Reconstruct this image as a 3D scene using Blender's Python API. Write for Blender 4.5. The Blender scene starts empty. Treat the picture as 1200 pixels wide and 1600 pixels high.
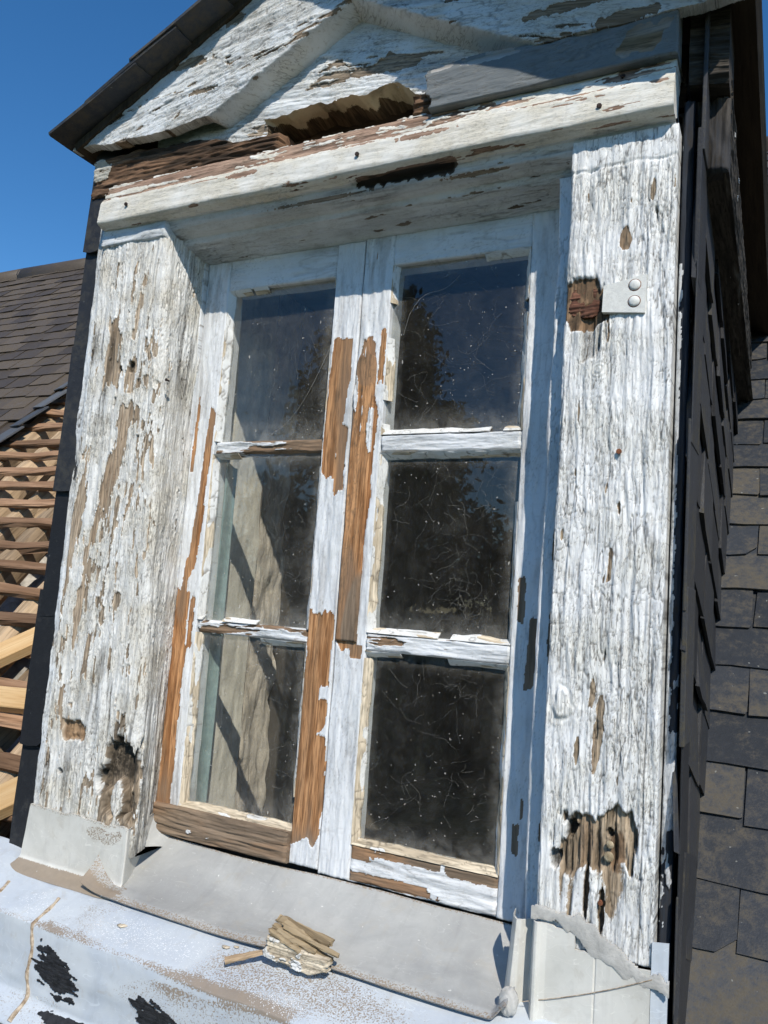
import bpy, bmesh, math, random
import numpy as np
from mathutils import Matrix, Vector, Euler

random.seed(4)
rng = np.random.default_rng(7)
scene = bpy.context.scene
COL = scene.collection
R_ = math.radians

# ------------------------------------------------------------------ camera
cam_d = bpy.data.cameras.new('camera')
cam_d.sensor_fit = 'VERTICAL'
cam_d.sensor_height = 24.0
cam_d.lens = 1250.0 / 1600.0 * 24.0
cam_d.clip_start = 0.02
cam_d.clip_end = 2000
cam = bpy.data.objects.new('camera', cam_d)
COL.objects.link(cam)
AX = ((0.8941018, 0.0132973, -0.4476663), (0.4421072, 0.1335426, 0.8869654), (0.0715768, -0.9909539, 0.1135219))
CAM = (0.63, -1.1, 0.0)
cam.matrix_world = Matrix(((AX[0][0], -AX[0][1], -AX[0][2], CAM[0]),
                           (AX[1][0], -AX[1][1], -AX[1][2], CAM[1]),
                           (AX[2][0], -AX[2][1], -AX[2][2], CAM[2]),
                           (0, 0, 0, 1)))
scene.camera = cam

# ------------------------------------------------------------------ sky, sun
SUN_AZ, SUN_EL = R_(36), R_(43)          # to the right of the window's normal, above the horizon
sun_dir = Vector((math.sin(SUN_AZ) * math.cos(SUN_EL), -math.cos(SUN_AZ) * math.cos(SUN_EL), math.sin(SUN_EL)))
world = bpy.data.worlds.new('World')
scene.world = world
world.use_nodes = True
wt = world.node_tree
wt.nodes.clear()
sky = wt.nodes.new('ShaderNodeTexSky')
sky.sky_type = 'NISHITA'
sky.sun_disc = False
sky.sun_elevation = SUN_EL
sky.sun_rotation = math.atan2(sun_dir.x, sun_dir.y)
sky.altitude = 200
sky.air_density = 1.0
sky.dust_density = 0.0
sky.ozone_density = 4.0
bg = wt.nodes.new('ShaderNodeBackground')
bg.inputs['Strength'].default_value = 0.135
wo = wt.nodes.new('ShaderNodeOutputWorld')
hsv = wt.nodes.new('ShaderNodeHueSaturation')
hsv.inputs['Saturation'].default_value = 1.25
hsv.inputs['Value'].default_value = 1.0
wt.links.new(sky.outputs[0], hsv.inputs['Color'])
wt.links.new(hsv.outputs[0], bg.inputs['Color'])
wt.links.new(bg.outputs[0], wo.inputs['Surface'])
sun_l = bpy.data.lights.new('sun', 'SUN')
sun_l.energy = 4.2
sun_l.angle = R_(0.53)
sun_l.color = (1.0, 0.93, 0.82)
sun = bpy.data.objects.new('sun', sun_l)
sun.rotation_euler = (-sun_dir).to_track_quat('-Z', 'Y').to_euler()
COL.objects.link(sun)
scene.view_settings.view_transform = 'Standard'
scene.view_settings.look = 'None'
scene.view_settings.exposure = 0.08
scene.view_settings.gamma = 1.0
scene.cycles.transparent_max_bounces = 8
scene.cycles.use_adaptive_sampling = True
scene.cycles.adaptive_threshold = 0.03
scene.cycles.max_bounces = 5
scene.cycles.diffuse_bounces = 3
scene.cycles.glossy_bounces = 3

# ------------------------------------------------------------------ noise
def _hash(ix, iy, seed):
    h = (ix.astype(np.int64) * 374761393 + iy.astype(np.int64) * 668265263 + seed * 2147483647 // 7 + seed * 974634777) & 0xFFFFFFFF
    h = ((h ^ (h >> 13)) * 1274126177) & 0xFFFFFFFF
    h = h ^ (h >> 16)
    return (h & 0xFFFFFF) / float(0xFFFFFF) * 2 - 1
def vnoise(x, y, seed=0):
    x = np.asarray(x, float); y = np.asarray(y, float)
    x, y = np.broadcast_arrays(x, y)
    ix = np.floor(x); iy = np.floor(y)
    fx = x - ix; fy = y - iy
    fx = fx * fx * fx * (fx * (fx * 6 - 15) + 10); fy = fy * fy * fy * (fy * (fy * 6 - 15) + 10)
    a = _hash(ix, iy, seed); b = _hash(ix + 1, iy, seed); c = _hash(ix, iy + 1, seed); d = _hash(ix + 1, iy + 1, seed)
    return (a + (b - a) * fx) * (1 - fy) + (c + (d - c) * fx) * fy
def fbm(x, y, seed=0, o=3):
    s = 0; a = 0.55; k = 1.0
    for i in range(o):
        s = s + a * vnoise(x * k + i * 17.3, y * k - i * 9.7, seed + i * 31); a *= 0.5; k *= 2.03
    return s
def ss(a, b, x):
    t = np.clip((x - a) / (b - a), 0, 1)
    return t * t * (3 - 2 * t)
def blob(x, z, cx, cz, rx, rz, seed=0, p=2.0, rough=0.3, lean=0.0, soft=.12):
    """1 inside a ragged ellipse, 0 outside"""
    dx = np.abs((x - cx - lean * (z - cz)) / rx); dz = np.abs((z - cz) / rz)
    d = (dx ** p + dz ** p) ** (1 / p)
    m = 0.5 / min(rx, rz)
    d = d + rough * fbm(x * min(m * 2, 220), z * min(m, 90), seed + 77, 3)
    return ss(1 + soft, 1 - soft, d)

# ------------------------------------------------------------------ objects
def link(name, me, parent=None, mat=None):
    o = bpy.data.objects.new(name, me)
    COL.objects.link(o)
    if mat is not None and me is not None and len(me.materials) == 0:
        me.materials.append(mat)
    if parent is not None:
        o.parent = parent
        base = parent
        if parent.type == 'EMPTY' and parent.parent is None:
            o.location = -parent.location      # part meshes are written in world coordinates
    return o
def tag(o, label, cat=None, group=None, kind=None):
    if label: o['label'] = label
    if cat: o['category'] = cat
    if group: o['group'] = group
    if kind: o['kind'] = kind
    return o
def thing(name, loc, label, cat, group=None):
    e = bpy.data.objects.new(name, None)
    e.empty_display_size = 0.1
    e.location = loc
    COL.objects.link(e)
    return tag(e, label, cat, group)
def struct(name, me, mat, parent=None):
    o = link(name, me, parent, mat)
    if parent is None: o['kind'] = 'structure'
    return o

def mesh_np(name, V, F, attrs=None, smooth=True):
    """V (n,3), F (m,4) int quads (or (m,3))"""
    me = bpy.data.meshes.new(name)
    V = np.ascontiguousarray(V, dtype=np.float32); F = np.ascontiguousarray(F, dtype=np.int32)
    me.vertices.add(len(V)); me.vertices.foreach_set('co', V.ravel())
    k = F.shape[1]
    me.loops.add(F.size); me.loops.foreach_set('vertex_index', F.ravel())
    me.polygons.add(len(F)); me.polygons.foreach_set('loop_start', np.arange(0, F.size, k, dtype=np.int32))
    me.polygons.foreach_set('loop_total', np.full(len(F), k, dtype=np.int32))
    me.polygons.foreach_set('use_smooth', np.full(len(F), smooth, dtype=bool))
    for n, a in (attrs or {}).items():
        a = np.asarray(a, dtype=np.float32)
        if a.ndim == 1:
            at = me.attributes.new(n, 'FLOAT', 'POINT'); at.data.foreach_set('value', a)
        else:
            at = me.attributes.new(n, 'FLOAT_VECTOR', 'POINT'); at.data.foreach_set('vector', a.ravel())
    me.update(calc_edges=True)
    me.validate()
    return me

def relief_mesh(name, P, attrs, back=None, keep=None, flip=False, smooth=True):
    """P (nv,nu,3) grid; optional skirt along every open edge towards `back`, and a flat back face"""
    nv, nu = P.shape[:2]
    idx = np.arange(nv * nu).reshape(nv, nu)
    Q = np.stack([idx[:-1, :-1], idx[:-1, 1:], idx[1:, 1:], idx[1:, :-1]], -1).reshape(-1, 4)
    if keep is not None:
        kf = keep.ravel()
        Q = Q[kf[Q].all(1)]
    if flip: Q = Q[:, ::-1]
    V = P.reshape(-1, 3)
    A = {n: np.broadcast_to(a, (nv, nu) if np.ndim(a) < 3 else a.shape).reshape(-1, *(np.shape(a)[2:])) for n, a in attrs.items()}
    used = np.unique(Q); rm = np.full(len(V), -1); rm[used] = np.arange(len(used))
    V = V[used]; Q = rm[Q]; A = {n: a[used] for n, a in A.items()}
    if back is not None:
        back = np.asarray(back, float)
        e = np.concatenate([Q[:, [i, (i + 1) % 4]] for i in range(4)])
        key = e[:, 0].astype(np.int64) * len(V) + e[:, 1]; rev = e[:, 1].astype(np.int64) * len(V) + e[:, 0]
        B = e[~np.isin(key, rev)]
        n0 = len(V)
        va = V[B[:, 0]]; vb = V[B[:, 1]]
        m = len(B)
        bk = (lambda v: v + back) if back.ndim == 1 else None
        V = np.concatenate([V, va, vb, bk(vb), bk(va)])
        S = np.stack([n0 + m + np.arange(m), n0 + np.arange(m), n0 + 3 * m + np.arange(m), n0 + 2 * m + np.arange(m)], -1)
        Q = np.concatenate([Q, S])
        A2 = {}
        for n, a in A.items():
            ea, eb = a[B[:, 0]], a[B[:, 1]]
            if n == 'gr':
                q = ea.copy(); q2 = eb.copy(); q[:, 0] += 0.5 * np.linalg.norm(back); q2[:, 0] += 0.5 * np.linalg.norm(back)
                A2[n] = np.concatenate([a, ea, eb, q2, q])
            else:
                A2[n] = np.concatenate([a, ea, eb, eb, ea])
        A = A2
    return mesh_np(name, V, Q, A, smooth)

def box_mesh(name, lo, hi, bev=0.002):
    bm = bmesh.new()
    bmesh.ops.create_cube(bm, size=1)
    c = [(a + b) / 2 for a, b in zip(lo, hi)]; s = [b - a for a, b in zip(lo, hi)]
    for v in bm.verts: v.co = Vector((c[i] + v.co[i] * s[i] for i in range(3)))
    if bev: bmesh.ops.bevel(bm, geom=bm.edges[:], offset=bev, segments=1, affect='EDGES')
    me = bpy.data.meshes.new(name); bm.to_mesh(me); bm.free()
    return me

def beam_mesh(name, p0, p1, w, h, up=(0, 0, 1), jit=0.0, segs=8, seed=0, cham=0.12, twist=0.0):
    """rough squared timber with chamfered arrises; attribute gr = (across, along, seed)"""
    p0 = np.array(p0, float); p1 = np.array(p1, float); up = np.array(up, float)
    d = p1 - p0; L = np.linalg.norm(d); d /= L
    s = np.cross(d, up); s /= np.linalg.norm(s); n = np.cross(s, d)
    c = cham * min(w, h)
    prof = [(-w/2 + c, -h/2), (w/2 - c, -h/2), (w/2, -h/2 + c), (w/2, h/2 - c), (w/2 - c, h/2), (-w/2 + c, h/2), (-w/2, h/2 - c), (-w/2, -h/2 + c)]
    g = np.cumsum([0] + [math.dist(prof[i], prof[(i + 1) % 8]) for i in range(8)])
    V = []; G = []; F = []
    r = np.random.default_rng(seed + 5)
    for i in range(segs + 1):
        t = i / segs
        ox = jit * fbm(t * L * 3, 1.3, seed, 2) * 1.5; oy = jit * fbm(t * L * 3, 5.1, seed + 3, 2) * 1.5
        th = twist * (t - .5)
        for j, (a, b) in enumerate(prof):
            a2 = a * math.cos(th) - b * math.sin(th); b2 = a * math.sin(th) + b * math.cos(th)
            q = p0 + d * (L * t) + s * (a2 + ox + jit * r.normal() * .25) + n * (b2 + oy + jit * r.normal() * .25)
            if i in (0, segs): q = q + d * jit * r.normal() * .5
            V.append(q); G.append((g[j], L * t, seed % 97 + 0.5))
    for i in range(segs):
        for j in range(8):
            k = (j + 1) % 8
            F.append((i * 8 + j, i * 8 + k, (i + 1) * 8 + k, (i + 1) * 8 + j))
    for i0, rv in ((0, True), (segs * 8, False)):
        m = len(V)
        cen = np.mean(V[i0:i0 + 8], 0); V.append(cen); G.append((0.3, G[i0][1], 3.0))
        for j in range(0, 8, 2):
            q = (i0 + j, i0 + (j + 1) % 8, i0 + (j + 2) % 8, m)
            F.append(q[::-1] if rv else q)
    return mesh_np(name, np.array(V), np.array(F), {'gr': np.array(G)}, False)

def tube_mesh(name, pts, r, n=6, closed_ends=True):
    V = []; F = []
    pts = [np.array(p, float) for p in pts]
    rr = r if hasattr(r, '__len__') else [r] * len(pts)
    for i, p in enumerate(pts):
        d = pts[min(i + 1, len(pts) - 1)] - pts[max(i - 1, 0)]; d /= (np.linalg.norm(d) + 1e-9)
        a = np.cross(d, (0.31, 0.9, 0.2)); a /= np.linalg.norm(a); b = np.cross(d, a)
        for j in range(n):
            t = 2 * math.pi * j / n
            V.append(p + rr[i] * (math.cos(t) * a + math.sin(t) * b))
    for i in range(len(pts) - 1):
        for j in range(n):
            k = (j + 1) % n
            F.append((i * n + j, i * n + k, (i + 1) * n + k, (i + 1) * n + j))
    return np.array(V), np.array(F)
def join_np(parts):
    V = []; F = []; o = 0
    for v, f in parts:
        V.append(v); F.append(f + o); o += len(v)
    return np.concatenate(V), np.concatenate(F)

# ------------------------------------------------------------------ materials
class NT:
    def __init__(s, name):
        s.m = bpy.data.materials.new(name); s.m.use_nodes = True
        s.t = s.m.node_tree; s.t.nodes.clear()
        s.out = s.n('ShaderNodeOutputMaterial')
    def n(s, ty, **kw):
        nd = s.t.nodes.new(ty)
        for k, v in kw.items():
            if k in nd.bl_rna.properties and not k.startswith('i_'): setattr(nd, k, v)
        return nd
    def set(s, sock, v):
        if hasattr(v, 'is_output') or isinstance(v, bpy.types.NodeSocket): s.t.links.new(v, sock)
        else:
            if isinstance(v, (tuple, list)) and len(v) == 3 and sock.type == 'RGBA': v = (*v, 1)
            sock.default_value = v
    def attr(s, name, vec=False):
        a = s.n('ShaderNodeAttribute', attribute_name=name)
        return a.outputs['Vector'] if vec else a.outputs['Fac']
    def math(s, op, a, b=0.0, clamp=False):
        nd = s.n('ShaderNodeMath', operation=op, use_clamp=clamp)
        s.set(nd.inputs[0], a); s.set(nd.inputs[1], b); return nd.outputs[0]
    def map(s, vec, scale):
        nd = s.n('ShaderNodeMapping'); s.set(nd.inputs['Vector'], vec); nd.inputs['Scale'].default_value = scale; return nd.outputs[0]
    def noise(s, vec, scale=1.0, detail=3.0, rough=0.55, dist=0.0):
        nd = s.n('ShaderNodeTexNoise'); s.set(nd.inputs['Vector'], vec)
        nd.inputs['Scale'].default_value = scale; nd.inputs['Detail'].default_value = detail
        nd.inputs['Roughness'].default_value = rough; nd.inputs['Distortion'].default_value = dist
        return nd.outputs['Fac']
    def rng(s, v, a, b, c=0.0, d=1.0, sm=True):
        nd = s.n('ShaderNodeMapRange'); nd.interpolation_type = 'SMOOTHSTEP' if sm else 'LINEAR'
        s.set(nd.inputs['Value'], v)
        for k, x in zip(('From Min', 'From Max', 'To Min', 'To Max'), (a, b, c, d)): s.set(nd.inputs[k], x)
        return nd.outputs['Result']
    def mix(s, f, a, b):
        nd = s.n('ShaderNodeMix', data_type='RGBA'); s.set(nd.inputs['Factor'], f)
        s.set(nd.inputs[6], a); s.set(nd.inputs[7], b); return nd.outputs[2]
    def bump(s, h, strength=0.5, dist=0.001, normal=None):
        nd = s.n('ShaderNodeBump'); s.set(nd.inputs['Height'], h)
        nd.inputs['Strength'].default_value = strength; nd.inputs['Distance'].default_value = dist
        if normal is not None: s.set(nd.inputs['Normal'], normal)
        return nd.outputs[0]
    def princ(s, col, rough=0.7, normal=None, spec=0.5, metal=0.0):
        p = s.n('ShaderNodeBsdfPrincipled')
        s.set(p.inputs['Base Color'], col); s.set(p.inputs['Roughness'], rough)
        s.set(p.inputs['Specular IOR Level'], spec); s.set(p.inputs['Metallic'], metal)
        if normal is not None: s.set(p.inputs['Normal'], normal)
        return p.outputs[0]
    def done(s, sh):
        s.t.links.new(sh, s.out.inputs['Surface']); return s.m
    def obj(s): return s.n('ShaderNodeTexCoord').outputs['Object']
    def rand(s): return s.n('ShaderNodeObjectInfo').outputs['Random']

def mat_old(name, paint, paint2, wa, wb, wc, dirt=(0.035, 0.028, 0.02), rough=0.5, stain=0.25, micro=.3):
    """aged paint on weathered timber: attributes paint, dirt, tone (wood towards wc), gr (grain coordinates)"""
    k = NT(name)
    gr = k.attr('gr', True); ob = k.obj()
    fine = k.noise(k.map(gr, (420, 26, 1)), 1, 2, .65)
    streak = k.noise(k.map(gr, (110, 6, 1)), 1, 3, .65, .3)
    wood = k.mix(k.rng(streak, .36, .64), tuple(c * .8 for c in wa), tuple(c * 1.1 for c in wb))
    wood = k.mix(k.math('MULTIPLY', k.rng(fine, .42, .72), .75), wood, tuple(c * .30 for c in wa))
    wood = k.mix(k.attr('tone'), wood, k.mix(k.rng(streak, .35, .65), wc, tuple(c * .55 for c in wc)))
    lo = k.noise(ob, 14, 3, .6)
    spk = k.noise(ob, 160, 2, .6)
    pc = k.mix(k.rng(lo, .35, .68), paint, paint2)
    pc = k.mix(k.math('MULTIPLY', k.rng(spk, .56, .75), stain), pc, (0.30, 0.25, 0.17))
    edge = k.math('ADD', k.attr('paint'), k.math('MULTIPLY', k.math('SUBTRACT', k.noise(k.map(gr, (700, 260, 1)), 1, 2, .6), .5), .6))
    msk = k.rng(edge, .38, .56)
    mc = k.math('ABSOLUTE', k.math('SUBTRACT', k.noise(k.map(gr, (330, 38, 1)), 1, 2, .6, .4), .5))
    mc = k.math('MULTIPLY', k.rng(mc, .0, .035, 1.0, 0.0), k.rng(lo, .38, .62, .08, 1.0))
    pc = k.mix(k.math('MULTIPLY', mc, micro), pc, (.10, .085, .065))
    col = k.mix(msk, wood, pc)
    dm = k.math('MULTIPLY', k.attr('dirt'), k.rng(spk, .2, .6, .6, 1.0), True)
    col = k.mix(dm, col, dirt)
    rg = k.mix(msk, (.95,) * 3, (rough,) * 3)
    h = k.math('ADD', k.math('MULTIPLY', fine, .7), k.math('MULTIPLY', spk, .4))
    h = k.math('SUBTRACT', h, k.math('MULTIPLY', k.math('MULTIPLY', mc, msk), micro * 2.0))
    nb = k.bump(h, .6, .0011)
    return k.done(k.princ(col, k.math('MULTIPLY', rg, 1.0), nb, .35))

def mat_wood(name, a, b, c, gx=260, gy=9, bump=.6, var=.25):
    k = NT(name); gr = k.attr('gr', True)
    f = k.noise(k.map(gr, (gx, gy, 1)), 1, 4, .62, .3); f2 = k.noise(k.map(gr, (gx * .2, gy * .5, 1)), 1, 3, .55)
    col = k.mix(k.rng(f2, .3, .7), a, b)
    col = k.mix(k.math('MULTIPLY', k.rng(f, .48, .72), .7), col, c)
    v = k.n('ShaderNodeHueSaturation'); k.set(v.inputs['Color'], col)
    k.set(v.inputs['Value'], k.rng(k.rand(), 0, 1, 1 - var, 1 + var, False))
    return k.done(k.princ(v.outputs[0], .9, k.bump(f, bump, .0015), .2))

def mat_slate(name, base, lichen, amt=.5, sc=1.0):
    k = NT(name); ob = k.obj(); rd = k.rand()
    off = k.n('ShaderNodeVectorMath', operation='ADD'); k.set(off.inputs[0], ob)
    cmb = k.n('ShaderNodeCombineXYZ'); k.set(cmb.inputs[0], k.math('MULTIPLY', rd, 37.0)); k.set(cmb.inputs[1], k.math('MULTIPLY', rd, 91.0))
    k.set(off.inputs[1], cmb.outputs[0]); v = off.outputs[0]
    n1 = k.noise(v, 11 * sc, 5, .62, .5); n2 = k.noise(v, 70 * sc, 4, .65); n3 = k.noise(v, 330 * sc, 2, .6)
    tone = k.rng(rd, 0, 1, .65, 1.3, False)
    hs = k.n('ShaderNodeHueSaturation'); k.set(hs.inputs['Color'], k.mix(n2, base, tuple(c * 1.6 for c in base))); k.set(hs.inputs['Value'], tone)
    m = k.math('MULTIPLY', k.rng(k.math('ADD', k.math('ADD', k.math('ADD', n1, k.math('MULTIPLY', k.math('SUBTRACT', rd, .5), .30)), k.math('MULTIPLY', k.math('SUBTRACT', n2, .5), .9)), k.math('MULTIPLY', k.math('SUBTRACT', n3, .5), .5)), .62 - .28 * amt, .95 - .1 * amt), .8)
    col = k.mix(m, hs.outputs[0], k.mix(n3, lichen, tuple(c * .5 for c in lichen)))
    sp = k.rng(k.noise(v, 95 * sc, 1, .5), .76, .8)
    col = k.mix(k.math('MULTIPLY', sp, .5 * amt), col, (.32, .33, .31))
    h = k.math('ADD', n2, k.math('MULTIPLY', n3, .5))
    return k.done(k.princ(col, k.rng(m, 0, 1, .5, .95), k.bump(h, .5, .0016), .22))

WHITE, WHITE2 = (.76, .77, .765), (.66, .66, .62)
M = {}
M['post'] = mat_old('post paint', (.74, .74, .715), (.64, .61, .535), (.34, .275, .20), (.54, .44, .33), (.40, .26, .15), stain=.3, micro=.58)
M['post_r'] = mat_old('right post paint', (.79, .80, .80), (.71, .71, .675), (.31, .245, .17), (.46, .365, .26), (.30, .19, .11), stain=.22, micro=.52)
M['sash'] = mat_old('sash paint', (.73, .75, .77), (.67, .69, .70), (.34, .155, .06), (.53, .285, .135), (.27, .20, .14), dirt=(.10, .075, .05), stain=.12, micro=.14)
M['soffit'] = mat_old('soffit paint', (.64, .67, .69), (.56, .58, .58), (.24, .20, .16), (.33, .27, .21), (.035, .033, .035), stain=.12)
M['rake'] = mat_old('rake paint', (.72, .75, .77), (.66, .66, .63), (.30, .235, .17), (.42, .34, .255), (.18, .11, .06), stain=.25, micro=.5)
M['cap'] = mat_old('cap paint', (.76, .75, .70), (.70, .66, .56), (.33, .21, .15), (.44, .31, .23), (.24, .16, .11), stain=.25)
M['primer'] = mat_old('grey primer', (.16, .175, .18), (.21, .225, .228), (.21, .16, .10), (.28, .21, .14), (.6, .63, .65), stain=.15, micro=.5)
M['putty'] = mat_old('glazing putty', (.72, .73, .72), (.66, .66, .63), (.62, .52, .38), (.70, .61, .47), (.35, .30, .24), dirt=(.12, .10, .075), rough=.8)
M['rot'] = mat_old('rotten timber', (.6, .58, .52), (.5, .48, .42), (.15, .085, .05), (.23, .135, .08), (.055, .035, .022))
M['chunk'] = mat_old('crumbling sill wood', (.6, .58, .52), (.5, .48, .42), (.24, .185, .11), (.36, .285, .18), (.1, .07, .04))
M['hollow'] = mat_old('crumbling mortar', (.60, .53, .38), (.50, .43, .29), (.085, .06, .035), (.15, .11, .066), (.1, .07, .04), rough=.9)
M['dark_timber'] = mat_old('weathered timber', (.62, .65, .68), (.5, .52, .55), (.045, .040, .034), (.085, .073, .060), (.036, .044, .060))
M['batten'] = mat_wood('old batten', (.20, .115, .065), (.31, .19, .115), (.085, .05, .03), var=.45)
M['rafter'] = mat_wood('pale rafter', (.26, .185, .115), (.42, .31, .20), (.12, .08, .05), var=.45)
M['splinter'] = mat_wood('rotten splinters', (.25, .19, .115), (.37, .29, .185), (.13, .095, .055), var=.3)
M['new'] = mat_wood('new plank', (.56, .36, .17), (.64, .45, .24), (.44, .26, .11), var=.1)
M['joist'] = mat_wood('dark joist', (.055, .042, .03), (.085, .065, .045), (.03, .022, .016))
M['slate'] = mat_slate('roof slate', (.031, .035, .042), (.15, .128, .092), 1.0)
M['slate_far'] = mat_slate('far slate', (.072, .058, .045), (.135, .108, .078), .9)
M['slate_cheek'] = mat_slate('cheek slate', (.030, .031, .034), (.11, .095, .06), .4)
M['slate_edge'] = mat_slate('edge slate', (.017, .018, .021), (.075, .075, .07), .45)
M['slate_sunlit'] = mat_slate('sunlit-coloured slate', (.085, .09, .095), (.14, .13, .11), .3)

def mat_zinc(name, col, col2, rough, metal=.0):
    k = NT(name); ob = k.obj()
    n1 = k.noise(ob, 9, 5, .6, .6); n2 = k.noise(ob, 60, 4, .6); n3 = k.noise(ob, 420, 2, .5)
    c = k.mix(k.rng(n1, .3, .7), col, col2)
    c = k.mix(k.math('MULTIPLY', k.rng(n2, .5, .75), .35), c, tuple(x * .72 for x in col2))
    run = k.noise(k.map(ob, (55, 4, 5)), 1, 4, .65, .3)
    c = k.mix(k.math('MULTIPLY', k.rng(run, .52, .72), .16), c, tuple(x * .55 for x in col))
    scr = k.math('ABSOLUTE', k.math('SUBTRACT', k.noise(k.map(ob, (22, 70, 40)), 1, 1, .5, 1.2), .5))
    c = k.mix(k.math('MULTIPLY', k.rng(scr, 0, .008, 1.0, 0.0), .35), c, tuple(min(1, x * 1.35) for x in col2))
    blot = k.noise(ob, 24, 4, .7, 1.0)
    c = k.mix(k.math('MULTIPLY', k.rng(blot, .55, .7), .30), c, (.40, .36, .29))
    g = k.math('ADD', k.attr('dirt'), k.math('MULTIPLY', k.math('SUBTRACT', n3, .5), 1.1))
    dm = k.math('MULTIPLY', k.rng(g, .42, .62), k.rng(k.attr('dirt'), 0.02, .2))
    c = k.mix(k.math('MULTIPLY', dm, .85), c, k.mix(n2, (.30, .22, .14), (.20, .155, .11)))
    wsp = k.math('MULTIPLY', k.rng(k.math('ADD', k.attr('paint'), k.math('MULTIPLY', k.math('SUBTRACT', n3, .5), 1.2)), .5, .6), k.rng(k.attr('paint'), .02, .2))
    c = k.mix(wsp, c, (.74, .76, .78))
    sp = k.rng(k.noise(ob, 130, 1, .5), .77, .80)
    c = k.mix(k.math('MULTIPLY', sp, .7), c, (.72, .72, .68))
    h = k.math('ADD', k.math('MULTIPLY', n2, .6), k.math('MULTIPLY', k.math('MULTIPLY', n3, dm), .8))
    return k.done(k.princ(c, k.rng(n2, .3, .7, rough, rough + .2), k.bump(h, .35, .001), .5, metal))
M['zinc_grey'] = mat_zinc('weathered zinc', (.33, .335, .33), (.44, .445, .43), .5)
M['zinc_pale'] = mat_zinc('pale zinc', (.46, .51, .57), (.55, .59, .62), .45)
M['zinc_cream'] = mat_zinc('oxidised zinc', (.56, .55, .50), (.66, .65, .60), .5)

def mat_plain(name, col, rough=.8, sc=60, var=.35, bump=.5, spec=.3, metal=0., col2=None):
    k = NT(name); ob = k.obj(); n = k.noise(ob, sc, 5, .6, .3); n2 = k.noise(ob, sc * 6, 3, .6)
    c = k.mix(k.rng(n, .3, .7), tuple(x * (1 - var) for x in col), col2 or tuple(min(1, x * (1 + var)) for x in col))
    c = k.mix(k.math('MULTIPLY', k.rng(n2, .5, .8), .4), c, tuple(x * .45 for x in col))
    return k.done(k.princ(c, rough, k.bump(k.math('ADD', n, n2), bump, .0015), spec, metal))
M['rust'] = mat_plain('rusted iron', (.16, .055, .03), .9, 90, .5, col2=(.30, .12, .06))
M['rust_flake'] = mat_old('flaking rust', (.3, .2, .15), (.3, .2, .15), (.13, .055, .035), (.24, .11, .07), (.2, .13, .1))
M['nail'] = mat_plain('nail iron', (.05, .035, .03), .6, 200, .4, metal=.6)
M['tar'] = mat_plain('tar', (.022, .023, .026), .55, 90, .4, .8)
M['solder'] = mat_plain('solder seam', (.36, .25, .15), .7, 120, .4, col2=(.60, .50, .38))
M['mortar'] = mat_plain('lime mortar', (.40, .31, .19), .95, 55, .35, 1.0, col2=(.60, .51, .35))
M['caulk'] = mat_plain('grey caulk', (.48, .47, .44), .55, 40, .15)
M['strap'] = mat_plain('painted iron', (.72, .72, .68), .5, 120, .08, .3)
M['plaster'] = mat_plain('room plaster', (.72, .68, .59), .9, 24, .12, .6)
M['plaster2'] = mat_plain('rough plaster', (.64, .57, .48), .95, 30, .2, 1.0)
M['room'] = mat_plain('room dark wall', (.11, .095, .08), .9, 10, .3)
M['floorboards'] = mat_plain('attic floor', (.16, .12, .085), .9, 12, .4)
M['curtain'] = mat_plain('teal curtain', (.27, .36, .345), .9, 60, .15)
M['rubble'] = mat_plain('attic rubble', (.33, .31, .28), .95, 9, .6, 1.0, col2=(.55, .52, .47))
M['render_wall'] = mat_plain('lime render', (.5, .46, .38), .95, 6, .2)
M['ground'] = mat_plain('grass ground', (.03, .048, .018), .95, .6, .4)
M['bark'] = mat_plain('bark', (.09, .07, .05), .95, 14, .4, 1.0)
M['web'] = mat_plain('cobweb', (.36, .35, .32), .9, 200, .2)
k = NT('leaf'); M['leaf'] = k.done(k.princ(k.mix(k.noise(k.obj(), .9, 3), (.022, .05, .014), (.06, .095, .03)), .7, None, .2))

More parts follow.
